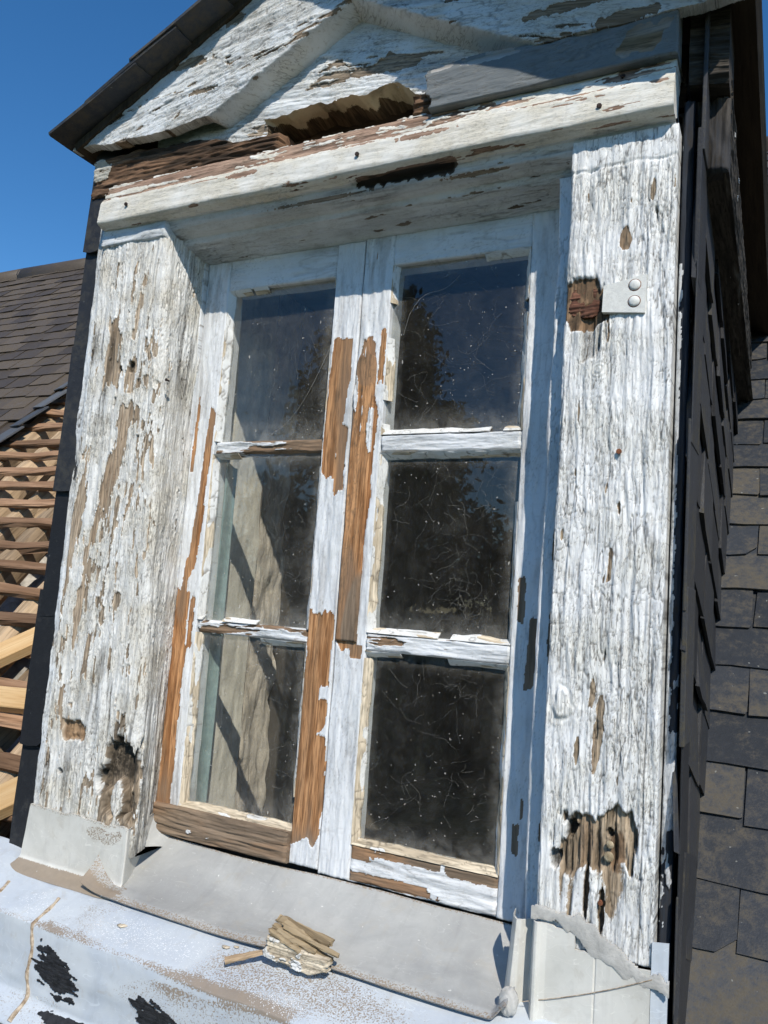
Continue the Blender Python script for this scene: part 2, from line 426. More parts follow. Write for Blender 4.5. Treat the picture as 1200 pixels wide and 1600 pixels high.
def mat_glass(name, dust, tint=(.93, .95, .94)):
    k = NT(name); ob = k.obj(); gr = k.attr('gr', True)
    n1 = k.noise(ob, 5, 4, .65, .8); n2 = k.noise(ob, 45, 5, .7, .5); n3 = k.noise(ob, 350, 2, .6)
    sm = k.noise(k.map(ob, (30, 1, 6)), 1, 3, .6, 1.5)
    d = k.math('MULTIPLY', k.rng(n1, .25, .8, .35, 1.0), k.rng(n2, .2, .85, .3, 1.0))
    d = k.math('MULTIPLY', d, k.rng(sm, .3, .75, .8, 1.2))
    d = k.math('MULTIPLY', d, dust)
    spk = k.math('MULTIPLY', k.rng(k.noise(ob, 210, 1, .4), .755, .78), .55)
    sp2 = k.math('MULTIPLY', k.rng(k.noise(k.map(ob, (160, 1, 60)), 1, 1, .4), .775, .80), .6)
    rim = k.math('MULTIPLY', k.attr('dirt'), k.rng(n2, .2, .8, .02, .28))
    d = k.math('ADD', k.math('ADD', d, rim), k.math('MAXIMUM', spk, sp2), True)
    lw = k.n('ShaderNodeLayerWeight'); lw.inputs['Blend'].default_value = .5
    fres = k.math('ADD', .075, k.math('MULTIPLY', k.math('POWER', lw.outputs['Facing'], 5.0), .92))   # both faces of the pane
    tr = k.n('ShaderNodeBsdfTransparent'); k.set(tr.inputs['Color'], tint)
    gl = k.n('ShaderNodeBsdfGlossy'); gl.inputs['Roughness'].default_value = .012
    wav = k.noise(ob, 7, 1, .4); k.set(gl.inputs['Normal'], k.bump(wav, .05, .01))
    m1 = k.n('ShaderNodeMixShader'); k.set(m1.inputs[0], fres); k.set(m1.inputs[1], tr.outputs[0]); k.set(m1.inputs[2], gl.outputs[0])
    df = k.n('ShaderNodeBsdfDiffuse'); k.set(df.inputs['Color'], (.55, .53, .48))
    m2 = k.n('ShaderNodeMixShader'); k.set(m2.inputs[0], d); k.set(m2.inputs[1], m1.outputs[0]); k.set(m2.inputs[2], df.outputs[0])
    return k.done(m2.outputs[0])
M['glass'] = mat_glass('dusty glass', .085)
M['glass_l'] = mat_glass('dustier glass', .15)

# ------------------------------------------------------------------ aged paint field
def old(u, v, seed, field, amp=1.0, fu=45., fv=7., crk=.8, cf=(130, 22), thick=.0010, fine=1.0, jag=.3, plates=1.0, grime=.3):
    """u across the grain, v along it -> relief height, paint cover, crevice dirt"""
    w = u + .005 * fbm(u * 30, v * 9, seed + 1, 3)
    fib = fbm(w * 300, v * 18, seed + 2, 3)
    fur = fbm(w * fu * 2, v * fv * 1.2, seed + 3, 3)
    blot = fbm(w * fu, v * fv, seed + 4, 4)
    f = field + .5 * blot + jag * fbm(w * 170, v * 34, seed + 8, 3) + .15 * fib
    p = ss(-.03, .05, f)
    lip = np.exp(-(f / .12) ** 2) * (f > -.03)
    q = fbm(w * 105, v * 15, seed + 9, 4) * 5.0                      # overlapping scales of old coats
    q0 = np.floor(q); fr = q - q0
    ter = q0 + ss(0, .25, fr)
    c1 = np.abs(fbm(w * cf[0], v * cf[1], seed + 5, 3)); c2 = np.abs(fbm(w * cf[0] * .4 + 7, v * cf[1] * 3.2, seed + 6, 3))
    gate = ss(-.2, .25, fbm(u * 16, v * 6, seed + 7, 3))
    c = np.maximum(ss(.085, .01, c1), .75 * ss(.04, 0, c2)) * gate * crk
    c3 = ss(.07, 0, np.abs(fbm(w * cf[0] * 2.1 + 3, v * cf[1] * 1.9, seed + 13, 2))) * ss(-.2, .3, fbm(u * 22, v * 9, seed + 14, 2)) * crk
    c = np.maximum(c, .8 * c3)
    step = ss(.10, .0, fr) * ss(-.2, .2, fbm(w * 40, v * 20, seed + 10, 2))
    h = amp * (.0013 * fur * fine + .0013 * fib * (1 - .65 * p)) + p * (thick + .0019 * lip + plates * .00055 * ter) - c * .0015 * p
    d = np.clip(.75 * c + plates * .35 * step * p + grime * ss(.05, -.35, fur) * ss(-.1, .25, fbm(u * 9, v * 5, seed + 12, 3)), 0, 1)
    d = np.clip(d + .55 * np.exp(-((f + .07) / .06) ** 2) * ss(-.3, .1, fbm(u * 40, v * 22, seed + 15, 2)), 0, 1)
    p = p * (1 - .45 * c)
    return h, p, d

def panel(name, x0, x1, z0, z1, y, depth, parent, mat, seed, field, grain='z', res=.0016, edge=.004, patches=(), tone=None, cuts=None, skew=None, round_=.003, **kw):
    """upright board facing the viewer's side (-y) with real relief; patches = (cx,cz,rx,rz,amount[,lean])"""
    ru, rv = (res, res * 1.7) if grain == 'z' else (res * 1.7, res)
    nu = max(6, int((x1 - x0) / ru)); nv = max(6, int((z1 - z0) / rv))
    S, T = np.meshgrid(np.linspace(0, 1, nu), np.linspace(0, 1, nv))
    Z = z0 + (z1 - z0) * T
    X = x0 + (x1 - x0) * S
    if skew: X, Z = skew(S, T, X, Z)
    f = np.full_like(X, field) if np.isscalar(field) else field(X, Z)
    for i, q in enumerate(patches):
        f = f + q[4] * blob(X, Z, q[0], q[1], q[2], q[3], seed + 11 * i, p=9, rough=.22, lean=q[5] if len(q) > 5 else 0, soft=.10)
    u, v = (X, Z) if grain == 'z' else (Z, X)
    h, p, d = old(u, v, seed, f, **kw)
    ed = np.minimum(np.minimum(S, 1 - S) * (x1 - x0), np.minimum(T, 1 - T) * (z1 - z0))
    wob = edge * (0.55 + .6 * fbm(u * 90, v * 30, seed + 61, 2))
    h = h - round_ * (1 - ss(0, 1, ed / np.maximum(wob, 1e-4)))
    tn = np.zeros_like(X) if tone is None else tone(X, Z)
    tn = np.clip(tn + .55 * ss(.02, .4, fbm(u * 30, v * 5, seed + 88, 3)), 0, 1)
    keep = None
    if cuts is not None:
        h2, p, d, tn, keep = cuts(X, Z, h, p, d, tn); h = h2
    P = np.stack([X, y - h, Z], -1)
    gr = np.stack([u, v, np.full_like(X, seed * .37)], -1)
    me = relief_mesh(name, P, {'paint': p, 'dirt': d, 'tone': tn, 'gr': gr}, back=(0, depth, 0) if depth else None, keep=keep)
    return link(name, me, parent, mat)

# =================================================================== SETTING
GZ = -7.0
g = mesh_np('ground', np.array([(-600, -600, GZ), (600, -600, GZ), (600, 600, GZ), (-600, 600, GZ)]), np.array([[0, 1, 2, 3]]))
struct('ground', g, M['ground'])

PITCH = math.atan(1.05)
def roof_z(y): return -0.645 + 1.05 * y
RIDGE_Y = 2.68
house = thing('house_roof', (0, -1.0, roof_z(-1.0)), 'steep slate roof behind the dormer, stripped to bare battens on its left side', 'roof')
# house body under the roof
def quad(name, pts, mat, parent=None, st=True):
    me = mesh_np(name, np.array(pts, float), np.array([[0, 1, 2, 3]]), None, False)
    return struct(name, me, mat, parent) if st else link(name, me, parent, mat)
ye = -1.0; ze = roof_z(ye) - .03
wall = thing('house_wall', (0, ye + .15, GZ), 'pale rendered front wall of the house below the roof', 'wall')
link('wall', box_mesh('wall', (-7, ye + .12, GZ), (6, ye + .5, ze - .06), .01), wall, M['render_wall'])
struct('attic_floor', box_mesh('attic_floor', (-7, ye + .5, -1.62), (6, 6.3, -1.5), .005), M['floorboards'])
zr = roof_z(RIDGE_Y)
quad('attic_back_slope', [(-7, RIDGE_Y, zr - .04), (6, RIDGE_Y, zr - .04), (6, 6.4, ze), (-7, 6.4, ze)], M['joist'])
quad('attic_end_wall', [(-7, ye, GZ), (-7, 6.4, GZ), (-7, 6.4, ze), (-7, RIDGE_Y, zr)], M['render_wall'])
# boarding under the slated fields
def sheet(name, x0, x1, y0, y1, off, mat):
    n = np.array((0, -math.sin(PITCH), math.cos(PITCH)))
    pts = np.array([(x0, y0, roof_z(y0)), (x1, y0, roof_z(y0)), (x1, y1, roof_z(y1)), (x0, y1, roof_z(y1))]) + n * off
    V = np.concatenate([pts, pts - n * .02])
    F = np.array([[0, 1, 2, 3], [7, 6, 5, 4], [0, 4, 5, 1], [1, 5, 6, 2], [2, 6, 7, 3], [3, 7, 4, 0]])
    return link(name, mesh_np(name, V, F, {'gr': V[:, [0, 1, 2]]}, False), house, mat)
sheet('boarding', -7, -2.42, -1, RIDGE_Y, -.03, M['joist'])
sheet('boarding', .49, 6, -1, RIDGE_Y, -.03, M['joist'])
sheet('boarding', -.66, .49, -1, .06, -.03, M['joist'])

# ---- slates of the main roof
def slate_mesh(name, w, l, t, seed, chip=.0):
    """thin riven slate lying in xy, lower edge at y=0, upper surface +z"""
    r = random.Random(seed)
    j = lambda s: r.uniform(-s, s)
    pts = [(-w/2 + j(.002), j(.003)), (-w * .2, j(.003)), (w * .18, j(.003))]
    c = r.random()
    if c < chip: pts += [(w/2 - r.uniform(.01, .035), j(.003)), (w/2, r.uniform(.008, .03))]
    else: pts += [(w/2 - .004, j(.003)), (w/2 + j(.001), .004)]
    pts += [(w/2 + j(.002), l * .5), (w/2 + j(.002), l), (-w/2 + j(.002), l), (-w/2 + j(.002), l * .45)]
    bm = bmesh.new()
    top = [bm.verts.new((x, y, t + j(.0008))) for x, y in pts]
    bot = [bm.verts.new((x * .995 + j(.001), y + (.002 if y < .05 else 0), 0)) for x, y in pts]
    bm.faces.new(top); bm.faces.new(bot[::-1])
    n = len(pts)
    for i in range(n):
        k2 = (i + 1) % n
        bm.faces.new((top[i], bot[i], bot[k2], top[k2]))
    me = bpy.data.meshes.new(name); bm.to_mesh(me); bm.free()
    return me
SW, GA = .163, .104
SL = [slate_mesh('slate', SW - .003, .24, .0055, i, .3) for i in range(10)]
for m_ in SL: m_.materials.append(M['slate'])
SLF = [slate_mesh('slate', SW - .003, .24, .007, 40 + i, .3) for i in range(10)]
for m_ in SLF: m_.materials.append(M['slate_far'])
AXM = np.array(AX)
def to_px(p):
    c = AXM.T @ (np.array(p) - np.array(CAM)); return (600 + 1250 * c[0] / c[2], 800 + 1250 * c[1] / c[2]) if c[2] > .05 else (-9e9, 0)
rest = []; placed = 0
nrm = Vector((0, -math.sin(PITCH), math.cos(PITCH)))
dy = GA * math.cos(PITCH)
for kx, (xa, xb, pool) in enumerate(((-6.9, -2.37, SLF), (.515, 5.9, SL))):
    for r_ in range(-16, 36):
        y = .179 + (r_ + 0) * .0719
        if y > RIDGE_Y - .05: continue
        off = (.0 if r_ % 2 else SW / 2)
        nx = int((xb - xa) / SW) + 2
        for i in range(nx):
            if kx == 0:
                x = xb - SW / 2 - i * SW - off + .03 * fbm(y * 3, 2.2, 5, 2); 
                if x < xa: continue
                if y < 1.12: 
                    pass
            else:
                x = xa + .065 + .0 + i * SW - off
                if x < xa - .02: x = xa + .012 + .01
                if x > xb: continue
            j = random.gauss
            z = roof_z(y)
            u, v = to_px((x, y, z))
            loc = Vector((x + j(0, .0012), y, z)) + nrm * (.008 + abs(j(0, .0015))) + Vector((0, math.cos(PITCH), math.sin(PITCH))) * j(0, .003)
            rot = Euler((PITCH - .055 + j(0, .006), j(0, .008), j(0, .012)))
            vis = (-45 < u < 150 and 380 < v < 760) if kx == 0 else (1040 < u < 1260 and 150 < v < 1680)
            me = pool[random.randrange(10)]
            if vis and placed < 300:
                o = link('slate', me, house); o.location = loc - house.location; o.rotation_euler = rot; placed += 1
            else:
                rest.append((me, Matrix.Translation(loc) @ rot.to_matrix().to_4x4()))
def join_stuff(name, items, mat, parent):
    bm = bmesh.new()
    for me, mx in items:
        n0 = len(bm.verts); bm.from_mesh(me); bm.verts.ensure_lookup_table()
        for v in bm.verts[n0:]: v.co = mx @ v.co
    me = bpy.data.meshes.new(name); bm.to_mesh(me); bm.free(); me.materials.clear(); 
    o = link(name, me, parent, mat); o['kind'] = 'stuff'; return o
join_stuff('slate_field', rest, M['slate'], house)
# the raw stepped edge of the slating and the edging slates coloured pale as sunlit beside the stripped field
for i in range(12):
    y = 1.10 + i * .105; x = -2.335 + .03 * fbm(y * 3, 2.2, 5, 2)
    me = slate_mesh('edge_slate', .10, .16, .006, 300 + i); me.materials.append(M['slate_sunlit'])
    o = link('edge_slate', me, house); o.location = Vector((x, y, roof_z(y))) + nrm * .022 - house.location; o.rotation_euler = (PITCH - .06, .05, R_(-18 + random.uniform(-6, 6)))
# ridge
for i in range(16):
    x = -6.7 + i * .78
    V = []; F = []
    for q in range(9):
        a = math.pi * (-.12 + 1.24 * q / 8)
        for s in (0, 1):
            for rr in (.085, .072):
                V.append((x + s * .80, RIDGE_Y + .02 - rr * math.cos(a) * .9, zr - .02 + rr * math.sin(a) + .006 * ((i + s) % 2)))
    for q in range(8):
        b = q * 4
        F += [(b, b + 4, b + 6, b + 2), (b + 1, b + 3, b + 7, b + 5), (b, b + 1, b + 5, b + 4), (b + 2, b + 6, b + 7, b + 3)]
    link('ridge_tile', mesh_np('ridge_tile', np.array(V), np.array(F), None, True), house, M['slate_far'])
# ---- stripped field: battens, rafters, rubble on the attic floor
up_n = (0, -math.sin(PITCH), math.cos(PITCH))
for i in range(-12, 33):
    y = .215 + i * .0735
    if y < -.9 or y > 2.6: continue
    o_ = random.gauss(0, .004)
    x1 = -.665 if y < .95 else -.64
    p0 = np.array((-2.40 + random.uniform(-.02, .03), y + o_, roof_z(y + o_))) + np.array(up_n) * -.018
    p1 = np.array((x1, y + o_ * .2 + random.gauss(0, .004), roof_z(y + o_ * .2))) + np.array(up_n) * -.018
    link('batten', beam_mesh('batten', p0, p1, .036, .021, up_n, .009, 16, 900 + i * 3, .18), house, M['batten'])
for i in range(9):
    x = -2.52 + i * .225 + random.uniform(-.03, .03)
    dn = np.array(up_n)
    p0 = np.array((x - .05, -1, roof_z(-1))) - dn * .078; p1 = np.array((x + random.uniform(-.05, .05), RIDGE_Y, zr)) - dn * .078
    link('rafter', beam_mesh('rafter', p0, p1, random.uniform(.075, .11), .095, up_n, .022, 40, 1400 + i * 7, .24), house, M['rafter'])
for i in range(6):
    x = -2.42 + i * .31 + random.uniform(-.08, .08)
    dn = np.array(up_n)
    p0 = np.array((x, -.9, roof_z(-.9))) - dn * .20; p1 = np.array((x + .35, 2.4, roof_z(2.4))) - dn * .17
    link('rafter', beam_mesh('rafter', p0, p1, .07, .06, up_n, .03, 30, 1500 + i * 7, .3), house, M['batten'])
# heaps of old plaster and lath lying under the rafters
def rubble():
    nx, ny = 130, 150
    S, T = np.meshgrid(np.linspace(-2.6, -.55, nx), np.linspace(-.6, 2.4, ny))
    Z = roof_z(T) - .50 - .25 * np.abs(fbm(S * 1.5, T * 1.5, 8, 2)) + .09 * fbm(S * 9, T * 9, 3, 4) + .03 * vnoise(S * 33, T * 21, 6)
    return relief_mesh('rubble', np.stack([S, T, Z], -1), {'gr': np.stack([S, T, Z], -1)}, None)
o = link('plaster_rubble', rubble(), house, M['rubble']); o['kind'] = 'stuff'
# cut battens and new planks left on the stripped field
pl = [((-1.32, .355, 0), (-.80, .70, 0), .075, 'pale new plank laid slantwise across the stripped battens, the upper one'),
      ((-1.02, .055, 0), (-.62, .30, 0), .075, 'pale new plank laid slantwise across the stripped battens, the lower one')]
dnp = np.array(up_n)
for a, b, w, lb in pl:
    A = np.array((a[0], a[1], roof_z(a[1]))) + dnp * .012; B = np.array((b[0], b[1], roof_z(b[1]))) + dnp * .012
    o = link('new_plank', beam_mesh('new_plank', A, B, w, .03, up_n, .0015, 6, 77, .08), None, M['new'])
    tag(o, lb, 'plank', 'planks on the stripped roof')
A = np.array((-1.6, .30, roof_z(.30))) + dnp * .012; B = np.array((-.67, .335, roof_z(.335))) + dnp * .012
o = link('new_plank', beam_mesh('new_plank', A, B, .06, .026, up_n, .0015, 6, 78, .08), None, M['new'])
tag(o, 'pale new plank lying level along the battens between two slanting ones', 'plank', 'planks on the stripped roof')

# =================================================================== ROOM behind the window
def rough_sheet(name, o, du, dv, mat, seed, amp=.004, n=60):
    o, du, dv = (np.array(q, float) for q in (o, du, dv))
    S, T = np.meshgrid(np.linspace(0, 1, n), np.linspace(0, 1, n))
    nn = np.cross(du, dv); nn /= np.linalg.norm(nn)
    hgt = amp * (fbm(S * np.linalg.norm(du) * 16, T * np.linalg.norm(dv) * 16, seed, 4) + .4 * fbm(S * np.linalg.norm(du) * 70, T * np.linalg.norm(dv) * 70, seed + 3, 2))
    P = o + S[..., None] * du + T[..., None] * dv + hgt[..., None] * nn
    return struct(name, relief_mesh(name, P, {'gr': P}, None), mat)
rough_sheet('room_reveal', (-.425, .175, -.62), (0, .20, 0), (0, 0, 1.36), M['plaster'], 3, .006)
rough_sheet('room_wall', (-.455, .376, -.62), (-.02, .18, 0), (0, 0, 1.36), M['plaster2'], 9, .012)
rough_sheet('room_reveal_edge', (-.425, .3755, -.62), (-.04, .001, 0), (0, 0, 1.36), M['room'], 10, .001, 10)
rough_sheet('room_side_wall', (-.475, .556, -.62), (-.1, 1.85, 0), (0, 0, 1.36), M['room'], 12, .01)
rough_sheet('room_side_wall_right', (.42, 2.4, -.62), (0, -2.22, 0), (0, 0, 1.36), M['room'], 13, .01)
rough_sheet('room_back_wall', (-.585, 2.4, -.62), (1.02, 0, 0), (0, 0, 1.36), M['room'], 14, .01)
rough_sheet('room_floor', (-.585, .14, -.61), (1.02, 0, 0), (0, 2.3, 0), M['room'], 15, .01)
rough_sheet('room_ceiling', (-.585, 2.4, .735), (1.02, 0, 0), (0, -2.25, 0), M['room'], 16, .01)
# teal curtain drawn back on the left
def curtain():
    S, T = np.meshgrid(np.linspace(0, 1, 40), np.linspace(0, 1, 40))
    X = -.405 + .060 * S + .006 * np.sin(S * 24 + .6 * np.sin(T * 4)) * (1 - .3 * T)
    Y = .150 + .016 * np.sin(S * 19 + 1.0) + .012 * S
    Z = -.47 + .72 * T + .004 * np.sin(S * 24)
    return relief_mesh('curtain', np.stack([X, Y, Z], -1), {'gr': np.stack([X, Y, Z], -1)}, (0, .002, 0))
o = link('curtain', curtain(), None, M['curtain'])
tag(o, 'narrow folded teal curtain inside the lower panes of the left casement', 'curtain')

# =================================================================== DORMER
dormer = thing('dormer', (-.05, 0, -.55), 'weathered white wooden dormer front with peeling paint and a small slated gable', 'dormer')
XL0, XR1 = -.597, .491

# ---- left post: front face, worn corner and reveal in one relief
def left_post():
    z0, z1 = -.465, .672
    D = .118
    nu, nv = 285, 760
    S, T = np.meshgrid(np.linspace(0, 1, nu), np.linspace(0, 1, nv))
    Z = z0 + (z1 - z0) * T
    xi = np.clip(-.427 + (.655 - Z) / .915 * .053, -.427, -.368)   # inner arris leans
    wf = xi - XL0
    tot = wf + D
    sl = S * tot
    r = .016
    X = np.empty_like(S); Y = np.empty_like(S); NX = np.empty_like(S); NY = np.empty_like(S)
    fr = sl < wf - r
    rv = sl > wf + r * .57
    ar = ~fr & ~rv
    X[fr] = (XL0 + sl)[fr]; Y[fr] = 0; NX[fr] = 0; NY[fr] = -1
    a = (sl - (wf - r)) / (r * 1.57) * (math.pi / 2)
    X[ar] = (xi - r + r * np.sin(a))[ar]; Y[ar] = (r - r * np.cos(a))[ar]; NX[ar] = np.sin(a)[ar]; NY[ar] = -np.cos(a)[ar]
    q = (sl - (wf + r * .57)) / (D - r * .57)
    xb = -.418
    X[rv] = (xi + (xb - xi) * q)[rv]; Y[rv] = (r + (D - r) * q)[rv]; NX[rv] = 1; NY[rv] = 0
    u = XL0 + sl; v = Z
    on = u < xi - .004
    f = np.where(on, .30, .52) - .12 * ss(-.56, -.60, u) + .10 * ss(.45, .66, v)
    tone = np.zeros_like(u)
    def cutp(cx, cz, rx, rz, amt, lean=0, tn=0., sd=0):
        nonlocal f, tone
        b = blob(u, v, cx, cz, rx * 1.15, rz * 1.1, 200 + sd, 2.2, .5, lean, .5)
        f = f - .72 * amt * b; tone = np.maximum(tone, b * tn * .55)
    cutp(-.540, .450, .012, .062, 1.0, .05, .5, 1); cutp(-.522, .405, .022, .020, .8, 0, .35, 2)
    cutp(-.484, .392, .009, .045, .9, .1, .3, 3); cutp(-.480, .31, .019, .025, .8, .2, .35, 4)
    cutp(-.506, .21, .0125, .125, 1.0, .22, .8, 5); cutp(-.489, .24, .005, .07, .8, .2, .8, 6)
    cutp(-.580, .11, .011, .10, .8, .12, .25, 7); cutp(-.478, .53, .005, .09, .8, .15, .15, 8)
    cutp(-.548, -.04, .008, .07, .7, .1, .4, 9); cutp(-.515, -.14, .009, .05, .7, .1, .5, 10)
    cutp(-.470, -.02, .005, .05, .5, .1, .3, 11); cutp(-.498, .58, .004, .05, .8, .05, .1, 12)
    cutp(-.565, -.22, .007, .04, .7, .05, .4, 14); cutp(-.585, .02, .006, .05, .7, .05, .4, 15)
    cutp(-.455, .14, .004, .045, .6, .1, .5, 16); cutp(-.545, .60, .006, .03, .6, .05, .1, 17)
    hole = ss(.32, .62, blob(u, v, -.408, -.350, .036, .058, 41, 7, .5, 0, .5) + .5 * fbm(u * 110, v * 26, 141, 3)); cutp(-.408, -.345, .042, .066, 1.2, 0, .3, 13)
    rust = blob(u, v, -.534, -.27, .030, .017, 43, 3.5, .7, 0, .25); f = f - rust
    h, p, d = old(u, v, 21, f, amp=1.5, fu=55, fv=7, crk=.75, cf=(120, 20), jag=.62, grime=.6)
    h = h + .0045 * fbm(u * 14, v * 3.2, 31, 3) * on
    chunk = blob(u, v, -.412, -.372, .014, .030, 55, 2, .4)
    h = h - .022 * hole * (1 - .85 * chunk) - .007 * rust + .004 * rust * fbm(u * 120, v * 120, 3, 2)
    kn = blob(u, v, -.484, .412, .007, .010, 5, 2, .3) + blob(u, v, -.515, .37, .004, .012, 6, 2, .3) + blob(u, v, -.518, .345, .0035, .011, 7, 2, .3) + blob(u, v, -.512, .408, .005, .007, 8, 2, .3) + blob(u, v, -.548, -.345, .006, .006, 9, 2, .3)
    kn = np.clip(kn, 0, 1); h = h - .008 * kn
    cr = ss(.0022, 0, np.abs(u - (-.455 + .10 * (v - .5) + .004 * fbm(v * 20, v * 0, 4, 3)))) * ss(.33, .40, v) * ss(.66, .60, v)
    h = h - .003 * cr; d = np.maximum(d, cr * .6)
    d = np.clip(d + .9 * kn + .75 * hole * (1 - chunk) * ss(-.36, -.31, v + .02 * fbm(u * 60, v * 60, 2, 2)) + .35 * hole * (1 - chunk), 0, 1)
    tone = np.maximum(tone, rust); p = np.maximum(p * (1 - hole * .9) * (1 - .9 * rust), chunk * .55)
    ed = (u - XL0); wv = .004 + .004 * fbm(v * 40, v * 0, 77, 3)
    h = h - .004 * (1 - ss(0, 1, ed / np.maximum(wv, .0005)))
    top = blob(u, v, -.5, .675, .2, .010, 5, 8, .2)
    P = np.stack([X + NX * h, Y + NY * h, Z], -1)
    at = {'paint': p, 'dirt': d, 'tone': tone, 'gr': np.stack([u, v, 0 * u + 3.3], -1)}
    return relief_mesh('post', P, at, (-.004, .10, 0))
lp = link('post', left_post(), dormer, M['post'])
lp['label'] = 'left post, paint flaking off in long tan streaks'

# ---- right post
def right_post_cuts(X, Z, h, p, d, tn):
    # rotted hinge pocket low down
    g1 = ss(.32, .62, blob(X, Z, .408, -.286, .047, .034, 61, 5, .5, 0, .5) + .55 * fbm(X * 120, Z * 24, 161, 3))
    g2 = blob(X, Z, .404, -.348, .040, .052, 62, 2.5, .5, 0, .4)
    furrow = ss(.05, -.35, fbm(X * 75, Z * 4, 63, 2))
    hl = blob(X, Z, .384, -.275, .006, .013, 64, 2, .6, .2) + blob(X, Z, .433, -.274, .004, .005, 65, 2, .4) + blob(X, Z, .364, -.318, .006, .012, 66, 2, .4)
    bl = blob(X, Z, .406, -.352, .004, .034, 67, 2, .35) + blob(X, Z, .426, -.368, .0045, .028, 68, 2, .35)
    hl = np.clip(hl, 0, 1); bl = np.clip(bl, 0, 1)
    h = h - .009 * g1 - .007 * g2 * furrow - .016 * hl - .012 * bl + .008 * g1 * fbm(X * 170, Z * 13, 3, 4)
    p = p * (1 - g1) * (1 - .75 * g2 * furrow) * (1 - bl)
    tn = np.maximum(tn, blob(X, Z, .443, -.295, .009, .026, 69, 3, .2) * .9)
    tn = np.maximum(tn, g2 * .15)
    d = np.clip(d * (1 - g1 * .5) + .85 * hl + .7 * bl + .6 * g1 * ss(.05, -.3, fbm(X * 170, Z * 13, 3, 4)), 0, 1)
    # rust-eaten wood behind the strap hinge
    g3 = ss(.32, .62, blob(X, Z, .368, .443, .036, .031, 71, 3, .4, 0, .5) + .5 * fbm(X * 130, Z * 26, 171, 3))
    g4 = blob(X, Z, .375, .395, .026, .04, 72, 2.5, .4)
    fr2 = ss(.0, -.3, fbm(X * 95, Z * 5, 73, 2))
    h = h - .006 * g3 - .007 * g4 * fr2
    p = p * (1 - .95 * g3) * (1 - .45 * g4 * fr2)
    tn = np.maximum(tn, g3 * 1.0)
    d = np.clip(d + .5 * g4 * fr2 + .55 * g3 * ss(.02, .3, fbm(X * 70, Z * 50, 74, 2)), 0, 1)
    # long peel, small peels, swirling lump
    for cx, cz, rx, rz, sd in ((.414, -.145, .0065, .05, 81), (.404, -.10, .004, .02, 82), (.421, .075, .003, .022, 83), (.425, .535, .008, .016, 84), (.387, -.175, .004, .018, 85), (.437, -.36, .006, .016, 86), (.46, .60, .003, .02, 87)):
        b = blob(X, Z, cx, cz, rx, rz, sd, 2, .4, .05)
        p = p * (1 - b); h = h - .0016 * b
    sw = np.hypot((X - .366) / .022, (Z + .12) / .034)
    sw = sw + .5 * fbm(X * 40, Z * 25, 95, 3)
    h = h + .006 * ss(1, .2, sw) + .0012 * np.sin(sw * 14) * ss(1.3, .7, sw)
    kn = np.hypot((X - .395) / .014, (Z - .345) / .012)
    kn = kn + .4 * fbm(X * 50, Z * 30, 96, 3); h = h + .0006 * np.sin(kn * 14) * ss(1.6, .6, kn)
    tn = np.maximum(tn * 1.0, 0)
    # open joint line near the outer edge
    j = ss(.0016, 0, np.abs(X - (.4735 + .002 * fbm(Z * 6, Z * 0, 3, 2)))) * ss(.2, .05, Z)
    h = h - .002 * j; d = np.maximum(d, j * .7)
    # ragged top bed under the cap
    tb = ss(.645, .652, Z + .006 * fbm(X * 30, Z * 0, 9, 2)); h = h - .003 * ss(.004, 0, np.abs(Z - .648 - .006 * fbm(X * 30, Z * 0, 9, 2)))
    h = h * (1 - .6 * tb)
    return h, p, d, tn, None
rp = panel('post', .343, XR1, -.425, .695, 0, .1, dormer, M['post_r'], 33, .50, 'z', .00102, .006, cuts=right_post_cuts, amp=1.9, fu=70, fv=7, crk=.95, cf=(135, 17), jag=.4, plates=1.3, grime=.12)
rp['label'] = 'right post, crazed white paint with a rusty strap and a rotten hinge pocket'

# ---- window jambs (fixed frame)
panel('frame_jamb', .3165, .3425, -.44, .665, .036, .10, dormer, M['sash'], 51, lambda X, Z: .55 - .9 * blob(X, Z, .337, -.03, .006, .045, 5) - .9 * blob(X, Z, .336, .10, .004, .03, 6) - .8 * blob(X, Z, .335, -.3, .004, .02, 7), 'z', .0013, .005, amp=1.0, tone=lambda X, Z: X * 0 + .9,
      skew=lambda S, T, X, Z: (X + .004 * fbm(T * 9, T * 0, 4, 3) * (1 - S), Z))
panel('frame_jamb', -.4225, -.4155, -.43, .655, .1005, .05, dormer, M['sash'], 52, .6, 'z', .0016, .003)

